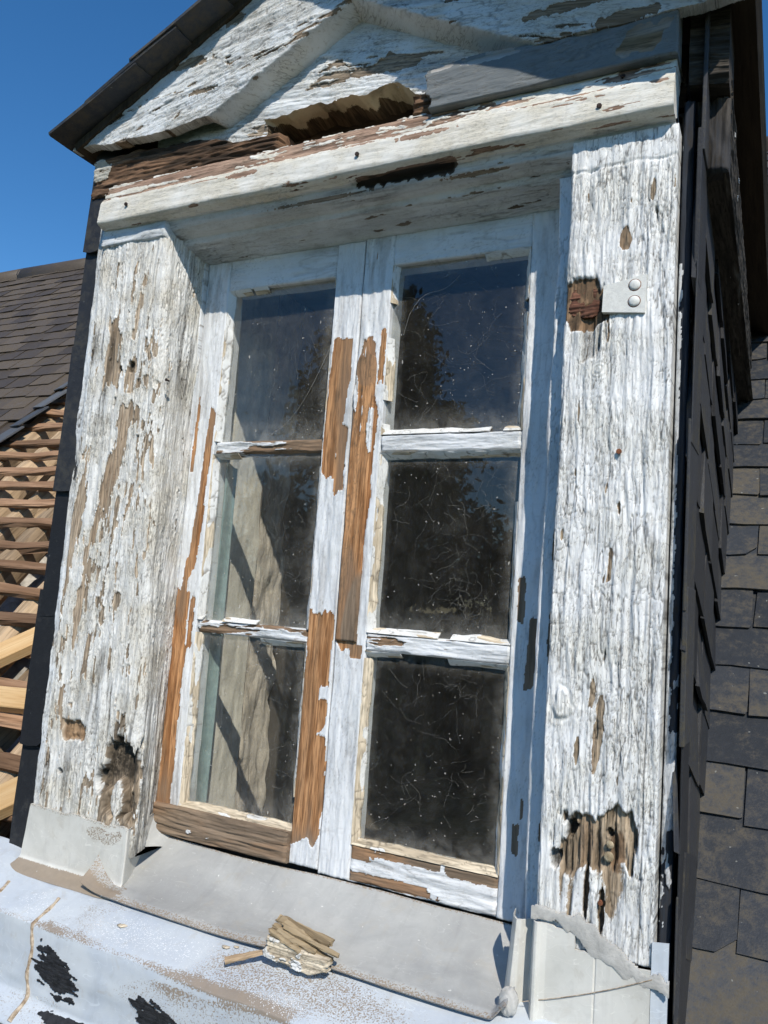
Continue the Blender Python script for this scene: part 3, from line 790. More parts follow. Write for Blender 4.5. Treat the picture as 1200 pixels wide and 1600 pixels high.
# ---- lintel: sloping brown top, rounded cream nose, moulded soffit
def lintel():
    prof = [(.030, .803), (.004, .797), (-.004, .787), (-.0095, .772), (-.0140, .758), (-.0195, .754), (-.0225, .747), (-.0240, .734), (-.0255, .721), (-.0268, .709), (-.0255, .7045), (-.021, .7020), (-.008, .6990), (.002, .697), (.006, .690), (.010, .684), (.020, .680), (.040, .676), (.046, .668), (.060, .664), (.085, .660), (.112, .653)]
    pr = np.array(prof); L = np.concatenate([[0], np.cumsum(np.linalg.norm(np.diff(pr, axis=0), axis=1))])
    x0, x1 = -.590, .4865
    nu, nv = 520, 170
    S, T = np.meshgrid(np.linspace(0, 1, nu), np.linspace(0, L[-1], nv))
    X = x0 + (x1 - x0) * S
    Y = np.interp(T, L, pr[:, 0]); Z = np.interp(T, L, pr[:, 1])
    ty = np.gradient(Y, axis=0); tz = np.gradient(Z, axis=0); ln = np.hypot(ty, tz)
    ny, nz = tz / ln, -ty / ln
    Z = Z + .0025 * np.sin(X * 3 + .5) + .0012 * fbm(X * 9, X * 0, 2, 2)
    bt = np.interp(T, L, np.arange(len(prof)))       # 0..21 along profile
    topm = ss(5.0, 4.0, bt); nose = ss(4.0, 5.2, bt) * ss(12, 10.5, bt); sof = ss(11, 13, bt)
    f = topm * (-.10 + .30 * ss(.0, .35, X) - .12 * ss(-.1, -.35, X) + .25 * ss(-.5, -.56, X)) + nose * .38 + sof * .42
    f = f - nose * (.8 * blob(X, T, -.25, .087, .035, .006, 3, 2, .5) + .9 * blob(X, T, .33, .075, .09, .004, 4, 2, .5) + .75 * blob(X, T, .1, .087, .05, .005, 5, 2, .6) + .5 * blob(X, T, .43, .068, .05, .007, 6, 2, .3) + .5 * blob(X, T, .0, .075, .06, .006, 7, 2, .6))
    hole = blob(X, T, .060, .150, .095, .019, 9, 3, .5)
    hole2 = blob(X, T, .185, .176, .06, .004, 10, 2, .4) + blob(X, T, -.1, .17, .1, .003, 11, 2, .4)
    f = f - sof * (hole + .8 * np.clip(hole2, 0, 1))
    h, p, d = old(T, X, 91, f, amp=.7, fu=70, fv=9, crk=.6, cf=(120, 9), thick=.0009, plates=.7, grime=.35, jag=.4)
    h = h * (1 - .6 * nose); d = np.clip(d + sof * .12 * ss(-.15, .3, fbm(X * 7, T * 40, 17, 4)), 0, 1)  # mottled tone also darkens the soffit in place of shade
    h = h - .006 * hole * sof
    tn = hole * sof
    P = np.stack([X, Y + ny * h, Z + nz * h], -1)
    at = {'paint': p, 'dirt': d * (1 - .6 * nose), 'tone': tn, 'gr': np.stack([T, X, 0 * X + 9], -1)}
    half = int(np.searchsorted(np.interp(np.linspace(0, L[-1], nv), L, np.arange(len(prof))), 12.4))
    s1 = slice(0, half + 1); s2 = slice(half, nv)
    a = relief_mesh('lintel_cap', P[s1], {n: q[s1] for n, q in at.items()}, (0, .05, 0), None, True)
    b = relief_mesh('soffit_board', P[s2], {n: q[s2] for n, q in at.items()}, (0, .03, .02), None, True)
    return a, b
a, b = lintel()
cap = link('lintel_cap', a, dormer, M['cap'])
cap['label'] = 'cream lintel cap, its sloping top worn to brown wood'
soff = link('soffit_board', b, dormer, M['soffit'])
# bed mouldings over the posts
panel('bed_moulding', -.598, -.43, .662, .7, -.004, .03, dormer, M['soffit'], 95, .5, 'x', .0018, .006, amp=1.2, round_=.008)
# nails
def nail(x, y, z, r=.0035, tilt=(0, -1, .2), ln=.006, parent=None, mat='nail'):
    d = Vector(tilt).normalized()
    v, f = tube_mesh('nail', [Vector((x, y, z)) - d * .006, Vector((x, y, z)) + d * ln, Vector((x, y, z)) + d * (ln + .0002), Vector((x, y, z)) + d * (ln + .0016), Vector((x, y, z)) + d * (ln + .0019)], [.0016, .0016, r, r * .9, .0004], 8)
    return link('nail', mesh_np('nail', v, f, None, False), parent or dormer, M[mat])
for x, z in ((-.517, .730), (-.009, .732), (.385, .727)): nail(x, -.025, z, .004, (.2, -1, -.1), .003, cap)
nail(.412, -.006, .774, .004, (.3, -1, .5), .006, cap)
nail(.427, 0, .228, .004, (.1, -1, 0), .005, rp, 'rust')
nail(.4255, 0, -.36, .0035, (.1, -1, 0), .002, rp, 'rust')
nail(-.392, -.0, .38, .003, (.1, -1, 0), .002, lp)

# ---- gable -------------------------------------------------------------
CX = -.048
SLOPE = .525
def rake_line(x): return 1.012 - SLOPE * np.abs(x - CX)    # inner lower edge of raking boards
def rake(side):
    # board runs from the eave corner up to the apex; t along the slope, s across
    L = .78; W = .165
    cs, sn = 1 / math.hypot(1, SLOPE), SLOPE / math.hypot(1, SLOPE)
    nu, nv = 460, 150
    S, T = np.meshgrid(np.linspace(0, L, nu), np.linspace(-.020, W, nv))
    # origin: apex inner point; along = down the slope outward
    t = S
    X = CX + side * (t * cs + T * sn)
    Z = 1.030 - t * sn + T * cs
    bev = ss(.002, -.008, T)            # inner moulded edge leans back
    seed = 120 + (side > 0) * 9
    f = np.full_like(X, .33 if side < 0 else .36)
    for (cx, cz, rx, rz, a) in (((-.40, .995, .05, .010, .9), (-.30, 1.06, .03, .012, .7), (-.585, .925, .03, .010, .7), (-.44, 1.02, .02, .006, .8), (-.36, .93, .035, .005, .7)) if side < 0 else ((.33, .90, .07, .008, 1.0), (.15, .975, .02, .012, .9), (.42, .86, .05, .010, .9), (.36, .955, .05, .01, .9), (.25, 1.0, .03, .01, .7))):
        f = f - a * blob(X, Z, cx, cz, rx, rz, seed, 2, .55, 0)
    g1 = Z - .18 * X * side * -1.0      # grain runs nearly level, rising to the apex
    u = Z * cs + side * X * sn * .35; v = X
    h, p, d = old(u, v, seed, f + .3 * bev, amp=1.4, fu=48, fv=9, crk=.75, cf=(100, 16), thick=.0014, jag=.4)
    h = h * (1 - .94 * bev); d = d * (1 - .9 * bev); p = np.maximum(p, .9 * bev)
    Y = -.022 - h + .05 * ss(.001, -.018, T)
    keep = (Z > .872 + .010 * fbm(X * 11, X * 0, seed, 4)) if side < 0 else (Z > .852 + .006 * fbm(X * 14, X * 0, seed, 3) + .03 * ss(.30, .1, X))
    xm = (X - CX) * side > -.0008
    keep = keep & xm & (np.abs(X - CX) < .64)
    at = {'paint': p, 'dirt': d, 'tone': 0 * X + (.1 if side < 0 else .35), 'gr': np.stack([u, v, 0 * X + seed], -1)}
    return relief_mesh('rake_board', np.stack([X, Y, Z], -1), at, (0, .022, 0), keep, side < 0)
rl = link('rake_board', rake(-1), dormer, M['rake'])
rr = link('rake_board', rake(1), dormer, M['rake'])
# recessed tympanum of weathered planks with the broken hollow below
def tymp():
    nu, nv = 460, 190
    S, T = np.meshgrid(np.linspace(-.50, .36, nu), np.linspace(.80, 1.05, nv))
    X, Z = S, T
    f = .05 + .75 * ss(.03, .005, np.abs(Z - (1.045 - SLOPE * np.abs(X - CX) - .03)) - .02) + .5 * ss(.05, .0, 1.03 - SLOPE * np.abs(X - CX) - Z)
    f = f - .6 * blob(X, Z, .06, .925, .09, .022, 5, 2, .5) - .5 * blob(X, Z, -.13, .955, .05, .02, 6, 2, .5) + .35 * blob(X, Z, -.05, .885, .25, .022, 7, 3, .4)
    h, p, d = old(Z + .12 * X, X, 141, f, amp=1.6, fu=60, fv=9, crk=.7, cf=(110, 14), thick=.0015, jag=.45)
    low = .858 + .010 * fbm(X * 25, X * 0, 8, 3) - .035 * ss(.03, .09, X) + .012 * ss(-.26, -.2, X) - .03 * ss(-.19, -.24, X)
    keep = (Z > low)
    Y = .022 - h
    at = {'paint': p, 'dirt': d, 'tone': 0 * X, 'gr': np.stack([Z + .12 * X, X, 0 * X + 14], -1)}
    return relief_mesh('tympanum_board', np.stack([X, Y, Z], -1), at, (0, .022, 0), keep)
link('tympanum_board', tymp(), dormer, M['rake'])
# hollow, its inner shade put into the colour, lined with crumbling mortar
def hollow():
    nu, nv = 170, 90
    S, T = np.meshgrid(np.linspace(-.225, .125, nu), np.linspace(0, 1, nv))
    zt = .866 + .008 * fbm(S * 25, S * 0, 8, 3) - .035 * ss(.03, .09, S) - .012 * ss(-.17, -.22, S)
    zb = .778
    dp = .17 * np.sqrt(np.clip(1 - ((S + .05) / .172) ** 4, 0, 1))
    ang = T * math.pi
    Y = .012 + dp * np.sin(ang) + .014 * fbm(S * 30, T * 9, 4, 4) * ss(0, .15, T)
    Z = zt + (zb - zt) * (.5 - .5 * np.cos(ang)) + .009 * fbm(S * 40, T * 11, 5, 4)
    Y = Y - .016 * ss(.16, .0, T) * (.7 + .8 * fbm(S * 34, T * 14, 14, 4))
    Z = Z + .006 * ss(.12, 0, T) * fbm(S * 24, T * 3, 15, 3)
    rim = ss(.10, .04, T + .05 * fbm(S * 40, T * 4, 21, 3))  # pale mortar only at the rim; inside painted dark for shade
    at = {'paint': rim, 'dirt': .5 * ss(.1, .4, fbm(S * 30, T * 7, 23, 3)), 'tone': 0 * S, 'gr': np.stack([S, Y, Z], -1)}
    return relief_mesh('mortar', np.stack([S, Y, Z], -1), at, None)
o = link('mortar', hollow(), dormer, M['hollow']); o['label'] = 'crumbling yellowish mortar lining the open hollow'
# a sill of rotten wood in front of the hollow and the rotten tie end to the left
panel('tie_beam', -.655, -.19, .775, .862, .004, .10, dormer, M['rot'], 151, lambda X, Z: -.45 + .7 * blob(X, Z, -.635, .835, .03, .02, 3, 2, .5) + .5 * blob(X, Z, -.56, .782, .05, .006, 4, 2, .5), 'x', .0015, .012, amp=3.2, fu=60, fv=8, crk=.8,
      tone=lambda X, Z: ss(.0, .35, fbm(X * 12, Z * 60, 9, 3)) * .8, round_=.02,
      skew=lambda S, T, X, Z: (X, Z + .010 * (fbm(X * 14, T * 0, 5, 3)) * T - .028 * ss(-.40, -.25, X) * T))
panel('backing_board', -.64, .49, .765, .87, .075, .03, dormer, M['rot'], 152, -.5, 'x', .004, .004, amp=2.0, tone=lambda X, Z: X * 0 + .7)
panel('tie_stub', .070, .135, .785, .838, .000, .08, dormer, M['rot'], 153, -.4, 'x', .0014, .012, amp=4.5, fu=90, fv=14, crk=.9, round_=.016)
# right board, the overhang's shade put into its grey paint
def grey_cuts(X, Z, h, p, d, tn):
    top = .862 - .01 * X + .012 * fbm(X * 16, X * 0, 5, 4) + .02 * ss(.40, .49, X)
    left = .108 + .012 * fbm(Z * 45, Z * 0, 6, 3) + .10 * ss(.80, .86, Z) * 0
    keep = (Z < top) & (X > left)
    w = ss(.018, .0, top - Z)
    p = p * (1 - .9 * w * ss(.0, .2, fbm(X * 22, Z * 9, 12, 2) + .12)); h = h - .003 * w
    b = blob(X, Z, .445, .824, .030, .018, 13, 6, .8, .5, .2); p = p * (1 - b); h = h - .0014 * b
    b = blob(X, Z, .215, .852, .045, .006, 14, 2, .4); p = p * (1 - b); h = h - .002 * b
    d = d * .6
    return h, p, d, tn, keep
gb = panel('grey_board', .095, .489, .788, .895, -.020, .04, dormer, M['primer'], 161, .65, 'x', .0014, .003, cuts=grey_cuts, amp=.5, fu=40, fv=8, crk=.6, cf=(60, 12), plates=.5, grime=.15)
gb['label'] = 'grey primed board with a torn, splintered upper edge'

# ---- dormer roof: slates projecting over the gable
droof_apex = 1.215
def droof_z(x): return droof_apex - SLOPE * abs(x - CX)
def slope_sheet(side, y0, y1, xo, name):
    xa, xb = CX, CX + side * xo
    n = np.array((side * SLOPE, 0, 1.0)); n /= np.linalg.norm(n)
    pts = np.array([(xa, y0, droof_apex), (xb, y0, droof_z(xb)), (xb, y1, droof_z(xb)), (xa, y1, droof_apex)])
    V = np.concatenate([pts, pts - n * .016])
    F = np.array([[0, 1, 2, 3], [7, 6, 5, 4], [0, 4, 5, 1], [1, 5, 6, 2], [2, 6, 7, 3], [3, 7, 4, 0]])
    return link(name, mesh_np(name, V, F, {'gr': V}, False), dormer, M['joist'])
rs = slope_sheet(-1, -.030, 1.4, .63, 'roof_slope')
rs2 = slope_sheet(1, -.12, 1.85, .64, 'roof_slope')  # right overhang lengthened out of view to shade the gable boards
tan_ = math.atan(SLOPE)
for side, par, y0 in ((-1, rs, -.082), (1, rs2, -.17)):
    for k_ in range(7):
        for q in range(12 if k_ < 5 else 12):
            me = SL[(k_ * 3 + q) % 10]
            o = bpy.data.objects.new('slate', me); COL.objects.link(o); o.parent = par
            d = (.735 if side < 0 else .69) - k_ * .104
            x = CX + side * d * math.cos(tan_); y = y0 + .08 + q * SW + (SW / 2 if k_ % 2 and q else 0) + random.gauss(0, .004)
            z = droof_apex - d * math.sin(tan_) + .006
            nn = Vector((side * math.sin(tan_), 0, math.cos(tan_)))
            # slate local y = up the slope (towards the ridge)
            upv = Vector((-side * math.cos(tan_), 0, math.sin(tan_)))
            upv = (upv - nn * .05).normalized(); nn2 = (nn + upv * .05).normalized()
            xv = upv.cross(nn2)
            mx = Matrix((xv, upv, nn2)).transposed().to_4x4(); mx.translation = Vector((x, y, z)) + nn * random.uniform(0, .003)
            o.matrix_basis = mx
# eave beam along the right cheek, rough and dark
def plankside(name, p0, p1, h0, mat, seed, n=(1, 0, 0), thick=.03, amp=2.5, field=-.5, tone=0.0, res=.003):
    """rough board standing on edge: runs p0->p1, height h0 up, facing n"""
    p0, p1, n = (np.array(q, float) for q in (p0, p1, n))
    L = np.linalg.norm(p1 - p0); nu = int(L / res); nv = max(8, int(h0 / res * 1.6))
    S, T = np.meshgrid(np.linspace(0, 1, nu), np.linspace(0, 1, nv))
    h, p, d = old(T * h0, S * L, seed, np.full_like(S, field), amp=amp, fu=50, fv=6, crk=.9)
    ed = np.minimum(T, 1 - T) * h0
    h = h - .006 * (1 - ss(0, .010, ed))
    P = p0 + S[..., None] * (p1 - p0) + T[..., None] * np.array((0, 0, h0)) + h[..., None] * n
    at = {'paint': p, 'dirt': d, 'tone': 0 * S + tone, 'gr': np.stack([T * h0, S * L, 0 * S + seed], -1)}
    return link(name, relief_mesh(name, P, at, -n * thick), dormer, mat)
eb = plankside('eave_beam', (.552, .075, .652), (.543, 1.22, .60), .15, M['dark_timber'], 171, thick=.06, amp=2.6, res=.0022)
eb['label'] = 'rough grey eave beam running back above the slated cheek'
def underside(name, x0, x1, y0, y1, za, zb, seed):
    S, T = np.meshgrid(np.linspace(0, 1, 22), np.linspace(0, 1, 330))
    h, p, d = old(S * (x1 - x0), T * (y1 - y0), seed, np.full_like(S, -.5), amp=3.0, fu=50, fv=6)
    P = np.stack([x0 + (x1 - x0) * S, y0 + (y1 - y0) * T, za + (zb - za) * T - h], -1)
    at = {'paint': p, 'dirt': d, 'tone': 0 * S, 'gr': np.stack([S * (x1 - x0), T * (y1 - y0), 0 * S + 2], -1)}
    return link(name, relief_mesh(name, P, at, None, None, True), dormer, M['dark_timber'])
underside('eave_beam_underside', .496, .552, .075, 1.22, .652, .60, 172)
plankside('rafter_foot', (.5, .02, .765), (.552, .03, .765), .15, M['dark_timber'], 173, n=(0, -1, 0), thick=.1, amp=3.2, res=.0016)
panel('eave_beam_end', .4965, .5525, .650, .766, .066, .02, dormer, M['dark_timber'], 174, -.6, 'z', .0016, .008, amp=3.0, fu=60, fv=14, crk=1.0, round_=.008)
# ---- right cheek: shaded dark board, then hung slates
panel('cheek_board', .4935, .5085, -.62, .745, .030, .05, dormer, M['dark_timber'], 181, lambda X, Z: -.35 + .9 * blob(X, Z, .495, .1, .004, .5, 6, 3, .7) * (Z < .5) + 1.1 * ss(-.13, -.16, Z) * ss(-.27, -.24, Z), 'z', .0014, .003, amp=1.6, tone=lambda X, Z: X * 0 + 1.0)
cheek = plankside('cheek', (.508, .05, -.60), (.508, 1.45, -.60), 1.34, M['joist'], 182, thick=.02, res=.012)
cg = -.33
CS = [slate_mesh('slate', .172, .25, .006, 70 + i, .4) for i in range(6)]
for m_ in CS: m_.materials.append(M['slate_cheek'])
ca = math.atan(cg)
nch = 0
for k_ in range(-2, 16):
    for q in range(0, 10):
        s_ = q * .175 + (.0875 if k_ % 2 else 0) + random.gauss(0, .004)
        yy = .085 + s_ * math.cos(ca) - 0.0; zz = -.56 + k_ * .125 + (s_) * math.sin(ca)
        if yy > 1.4 or zz > .66 or zz < roof_z(yy) - .12 or (zz < -.62): continue
        o = bpy.data.objects.new('slate', CS[random.randrange(6)]); COL.objects.link(o); o.parent = cheek
        xv = Vector((0, math.cos(ca), math.sin(ca))); upv = Vector((-.055, -math.sin(ca), math.cos(ca))).normalized(); nn = xv.cross(upv).normalized()
        if nn.x < 0: nn = -nn
        upv = nn.cross(xv)
        mx = Matrix((xv, upv, nn)).transposed().to_4x4(); mx.translation = Vector((.512 + random.uniform(0, .005), yy, zz))
        o.matrix_basis = mx @ Matrix.Rotation(random.gauss(0, .025), 4, 'Z') @ Matrix.Rotation(random.gauss(0, .02), 4, 'X')
        nch += 1
# front slips of slate closing the right cheek, standing on edge
zz = -.60
for i in range(7):
    ln = random.uniform(.17, .24)
    V = box_mesh('slate_slip', (.5125 + random.uniform(0, .004), .012, zz), (.5175 + random.uniform(0, .003), .10, zz + ln + .03), .001)
    V.materials.append(M['slate_cheek'])
    o = link('slate_slip', V, dormer); zz += ln
    o.rotation_euler = (0, random.gauss(0, .006), random.gauss(0, .01))
# left edging of dark slates facing forward
zz = -.56
for i in range(6):
    ln = .245
    me = slate_mesh('edging_slate', .062, ln + .05, .006, 500 + i, .6); me.materials.append(M['slate_edge'])
    o = link('edging_slate', me, dormer)
    o.location = Vector((-.636 + .002 * i - .006 * (i < 2), .018 - .004 * (i % 2), zz)) - dormer.location
    o.rotation_euler = (R_(90) - .02, 0, R_(3)); zz += ln
plankside('cheek', (-.606, .03, -.60), (-.606, 1.45, -.60), 1.34, M['joist'], 183, n=(-1, 0, 0), thick=.02, res=.012)
# thin peeling lath at the outer edge of the left post
panel('edge_lath', -.618, -.598, -.425, .745, .008, .02, dormer, M['rake'], 191, .35, 'z', .0016, .005, amp=1.5, skew=lambda S, T, X, Z: (X + .004 * fbm(T * 14, T * 0, 6, 3) * (1 - S), Z))

# ---- strap hinge
def prism(name, pts, y0, y1, bev=.0008):
    bm = bmesh.new()
    a = [bm.verts.new((x, y0, z)) for x, z in pts]; b = [bm.verts.new((x, y1, z)) for x, z in pts]
    bm.faces.new(a); bm.faces.new(b[::-1])
    for i in range(len(pts)):
        k2 = (i + 1) % len(pts); bm.faces.new((a[i], b[i], b[k2], a[k2]))
    bmesh.ops.recalc_face_normals(bm, faces=bm.faces[:])
    if bev: bmesh.ops.bevel(bm, geom=[e for e in bm.edges if abs(e.verts[0].co.y - e.verts[1].co.y) < 1e-6 and e.verts[0].co.y == min(y0, y1)], offset=bev, segments=1, affect='EDGES')
    me = bpy.data.meshes.new(name); bm.to_mesh(me); bm.free(); return me
st = link('hinge_strap', prism('hinge_strap', [(.397, .4275), (.455, .421), (.456, .477), (.43, .471), (.398, .466)], -.0065, .004), rp, M['strap'])
st['label'] = 'white painted end of the strap hinge with two screws'
def rust_cuts(X, Z, h, p, d, tn):
    b = blob(X, Z, .3695, .4465, .0285, .020, 33, 4, .55)
    h = h + .0035 * fbm(X * 110, Z * 70, 5, 4)
    return h, p * 0, d * .8, tn, b > .4
panel('rusted_strap', .339, .402, .415, .478, .0045, .006, rp, M['rust_flake'], 207, -.5, 'x', .0012, .002, cuts=rust_cuts, amp=2.0)['label'] = 'rust-eaten middle of the strap hinge'
def screw(x, z, y, r=.0085, parent=None, mat='strap', rim=None):
    V = []; F = []
    n = 20
    rings = [(r * 1.0, 0), (r * .97, .0012), (r * .6, .0026), (0.0001, .0031)]
    for rr_, hh in rings:
        for j in range(n): V.append((x + rr_ * math.cos(2 * math.pi * j / n), y - hh, z + rr_ * math.sin(2 * math.pi * j / n)))
    for i in range(len(rings) - 1):
        for j in range(n): F.append((i * n + j, i * n + (j + 1) % n, (i + 1) * n + (j + 1) % n, (i + 1) * n + j))
    return link('screw', mesh_np('screw', np.array(V), np.array(F), None, True), parent, M[mat])
for z in (.462, .4385):
    screw(.4405, z, -.0064, .0078, rp, 'strap')
    t = np.linspace(0, 2 * math.pi, 22)
    v, f = tube_mesh('rim', [(.4405 + .0082 * math.cos(a_), -.0066, z + .0082 * math.sin(a_)) for a_ in t], .0006, 5)
    link('screw_rim', mesh_np('screw_rim', v, f), rp, M['rust'])
screw(.433, -.303, .004, .0065, rp, 'mortar'); screw(.434, -.288, .004, .005, rp, 'mortar')

# =================================================================== CASEMENTS
YS = .110       # front of the sashes
YG = .1225      # glass
def sash(name, label, x0, x1, st_w, z0, z1, top_h, bot_h, bars, seed, spec, glass):
    e = thing(name, ((x0 + x1) / 2, YS + .02, z0), label, 'window', 'casements of the dormer')
    xl, xr = x0 + st_w[0], x1 - st_w[1]
    zb, zt = z0 + bot_h, z1 - top_h
    kw = dict(amp=.45, fu=38, fv=6, crk=.28, cf=(45, 7))
    panel('stile', x0, xl, z0, z1, YS, .045, e, M['sash'], seed + 1, .62, 'z', .0015, .003, spec.get('l', ()), spec.get('lt'), **kw)
    panel('stile', xr, x1, z0, z1, YS, .045, e, M['sash'], seed + 2, .62, 'z', .0015, .003, spec.get('r', ()), spec.get('rt'), **kw)
    panel('rail', xl, xr, zt, z1, YS + .0008, .044, e, M['sash'], seed + 3, .64, 'x', .0015, .002, (), None, **kw)
    panel('rail', spec.get('bx0', xl + .0005), xr - .0005, z0, zb, YS + .0012 + spec.get('by', 0), .044, e, M['sash'], seed + 4, .45, 'x', .0013, .008, spec.get('b', ()), spec.get('bt'), **{**kw, 'amp': spec.get('bamp', 1.1), 'crk': .5, 'fu': 60})
    edges = [zb] + [q for b in bars for q in b] + [zt]
    for i, (a, b) in enumerate(bars):
        panel('glazing_bar', xl, xr, a, b, YS + .001 + spec.get('bar_y', 0), .03, e, M['sash'], seed + 6 + i, spec.get('bar_f', .42), 'x', .0013, .006, (), spec.get('bart'), **{**kw, 'amp': 1.3, 'crk': .7}, round_=.007)
    for i in range(0, len(edges), 2):
        pz0, pz1 = edges[i], edges[i + 1]
        # the pane
        nu, nv = 24, 36
        S, T = np.meshgrid(np.linspace(0, 1, nu), np.linspace(0, 1, nv))
        X = xl - .005 + (xr - xl + .01) * S; Z = pz0 - .005 + (pz1 - pz0 + .01) * T
        ed = np.minimum(np.minimum(S, 1 - S) * (xr - xl), np.minimum(T * .6, 1 - T) * (pz1 - pz0))
        Y = YG + .0006 * fbm(X * 6, Z * 5, seed + i, 2)
        at = {'dirt': ss(.035, .004, ed), 'gr': np.stack([X, Z, 0 * X], -1)}
        link('pane', relief_mesh('pane', np.stack([X, Y, Z], -1), at, (0, .0025, 0)), e, M[glass])
        # putty fillets, uneven and broken
        for sd_, (pa, pb, inn) in enumerate((((xl, pz0), (xl, pz1), (1, 0)), ((xr, pz0), (xr, pz1), (-1, 0)), ((xl, pz0), (xr, pz0), (0, 1)), ((xl, pz1), (xr, pz1), (0, -1)))):
            if (i // 2, sd_) in spec.get('noputty', ()): continue
            pa = np.array(pa); pb = np.array(pb); inn = np.array(inn, float)
            L = np.linalg.norm(pb - pa); nv2 = int(L / .0018); nu2 = 8
            S, T = np.meshgrid(np.linspace(0, 1, nu2), np.linspace(0, 1, nv2))
            sdd = seed * 7 + i * 5 + sd_
            wd = .0095 + .0035 * fbm(T * L * 25, T * 0, sdd, 3)
            XZ = pa + (pb - pa) * T[..., None] + inn * (S * wd)[..., None]
            Yp = YS - .0006 + (YG - .0004 - YS + .0006) * S ** 1.3 + .0012 * fbm(S * 3, T * L * 60, sdd + 2, 3)
            miss = fbm(T * L * 9, T * 0 + .3, sdd + 4, 2) + .08 * fbm(S * 3, T * L * 60, sdd + 5, 2)
            keep = miss > spec.get('miss', {}).get((i // 2, sd_), -.42)
            pn = ss(-.1, .12, fbm(T * L * 18, S * 1.2, sdd + 6, 3) + spec.get('pp', {}).get((i // 2, sd_), .25))
            cr = ss(.05, 0, np.abs(fbm(T * L * 28, S * .7, sdd + 8, 2)))
            Yp = Yp + .0012 * cr
            at = {'paint': pn, 'dirt': cr * .7, 'tone': 0 * S, 'gr': np.stack([S * .01, T * L, 0 * S + sdd], -1)}
            rk = keep.mean(1) > .5; r0 = None
            for ri in range(nv2 + 1):
                on_ = ri < nv2 and rk[ri]
                if on_ and r0 is None: r0 = ri
                if not on_ and r0 is not None:
                    if ri - r0 >= 7:
                        sl = slice(r0, ri)
                        PP = np.stack([XZ[..., 0], Yp, XZ[..., 1]], -1)[sl]
                        link('putty', relief_mesh('putty', PP, {n_: q_[sl] for n_, q_ in at.items()}, (0, .004, 0), None, sd_ in (1, 2)), e, M['putty'])
                    r0 = None
    return e

# left casement
Lspec = dict(
    l=((-.372, .26, .008, .09, -1.3, .05), (-.405, .30, .004, .07, -1.2, .03), (-.380, .10, .010, .07, -1.3, .08), (-.398, -.06, .016, .055, -1.3, 0), (-.398, -.17, .021, .065, -1.5, 0), (-.402, -.31, .022, .105, -1.5, 0), (-.396, .02, .006, .04, -1.1, .1), (-.372, -.06, .006, .05, -1.2, 0)),
    lt=lambda X, Z: .35 * ss(-.33, -.38, Z),
    r=((-.090, .385, .020, .085, -1.5, .05), (-.098, .27, .014, .05, -1.4, 0), (-.074, .25, .010, .06, -1.3, 0), (-.088, -.12, .027, .095, -1.5, 0), (-.088, -.29, .028, .115, -1.5, 0), (-.069, -.19, .011, .040, 1.6, 0)),
    rt=lambda X, Z: .75 * ss(-.37, -.42, Z),
    b=((-.26, -.421, .20, .036, -1.25), (-.125, -.437, .02, .006, .7), (-.30, -.432, .03, .003, .6)),
    bt=lambda X, Z: .85 + .3 * fbm(X * 9, Z * 40, 4, 2), bx0=-.442, by=-.012, bamp=2.4,
    bar_f=-.05, bart=lambda X, Z: X * 0 + .8, bar_y=.004,
    miss={(2, 3): -.1, (2, 2): .0, (2, 1): -.15, (1, 3): .05, (1, 2): .08, (1, 0): -.2, (0, 2): -.1, (0, 0): -.42, (0, 1): -.2, (1, 1): -.15, (0, 3): .2},
    pp={(2, 0): .35, (1, 0): .2, (0, 0): -.3, (0, 2): -.35, (0, 1): -.2, (0, 3): .2})
# pane index runs from the bottom pane (0) upwards
sl_ = sash('casement', 'left casement of the dormer window, orange wood bared on both stiles, sunlit plaster behind', -.4145, -.0575, (.056, .056), -.447, .652, .062, .052, ((-.078, -.054), (.263, .288)), 300, Lspec, 'glass_l')
Rspec = dict(
    l=((-.036, .38, .015, .09, -1.5, .04), (-.030, .25, .022, .10, -1.6, 0), (-.034, .06, .019, .14, -1.6, .03), (-.033, -.058, .017, .022, -1.5, 0), (-.006, .43, .006, .05, -1.0, 0), (-.015, -.085, .012, .012, -1.1)),
    lt=lambda X, Z: .0 * X + .55 * blob(X, Z, -.03, .43, .02, .05, 4, 2, .4),
    r=((.268, .02, .006, .035, -1.2, 0), (.288, -.06, .007, .05, -1.3, .05), (.277, -.335, .005, .022, -1.3, 0), (.285, -.29, .002, .015, -1., 0)),
    rt=lambda X, Z: X * 0 + .9,
    b=((-.01, -.405, .05, .012, -.9), (.05, -.442, .10, .008, -1.0), (.22, -.40, .05, .010, -1.1), (.10, -.400, .06, .006, -.6)),
    bt=lambda X, Z: X * 0 + .55, bar_f=.30, bart=lambda X, Z: X * 0 + .8,
    miss={(2, 3): -.2, (2, 0): -.3}, pp={(0, 0): -.4, (0, 2): -.4, (1, 0): -.05, (2, 0): .1, (0, 1): -.1})
sr_ = sash('casement', 'right casement of the dormer window, dark panes reflecting tree and blue sky', -.0555, .3140, (.058, .060), -.452, .655, .058, .058, ((-.080, -.050), (.258, .290)), 400, Rspec, 'glass')
# the broken-off cover strip standing proud over the meeting stiles
panel('cover_strip', -.0545, -.0145, -.068, .465, YS - .006, .0065, sr_, M['sash'], 431, lambda X, Z: -.45 + .7 * blob(X, Z, -.016, .30, .008, .05, 3, 2, .4) + .5 * blob(X, Z, -.05, .36, .004, .03, 4, 2, .4), 'z', .0013, .003, amp=.7, fu=50, fv=4,
      tone=lambda X, Z: np.clip(.85 * blob(X, Z, -.018, -.03, .026, .075, 5, 2, .3, .10) + .5 * blob(X, Z, -.03, .42, .02, .05, 6, 2, .4), 0, 1),
      skew=lambda S, T, X, Z: (X + .010 * (1 - T) * 0 + .006 * ss(.9, 1, T) * (.5 - S) * 4, Z - .03 * ss(.93, 1., T) * np.abs(S - .45) * 2))

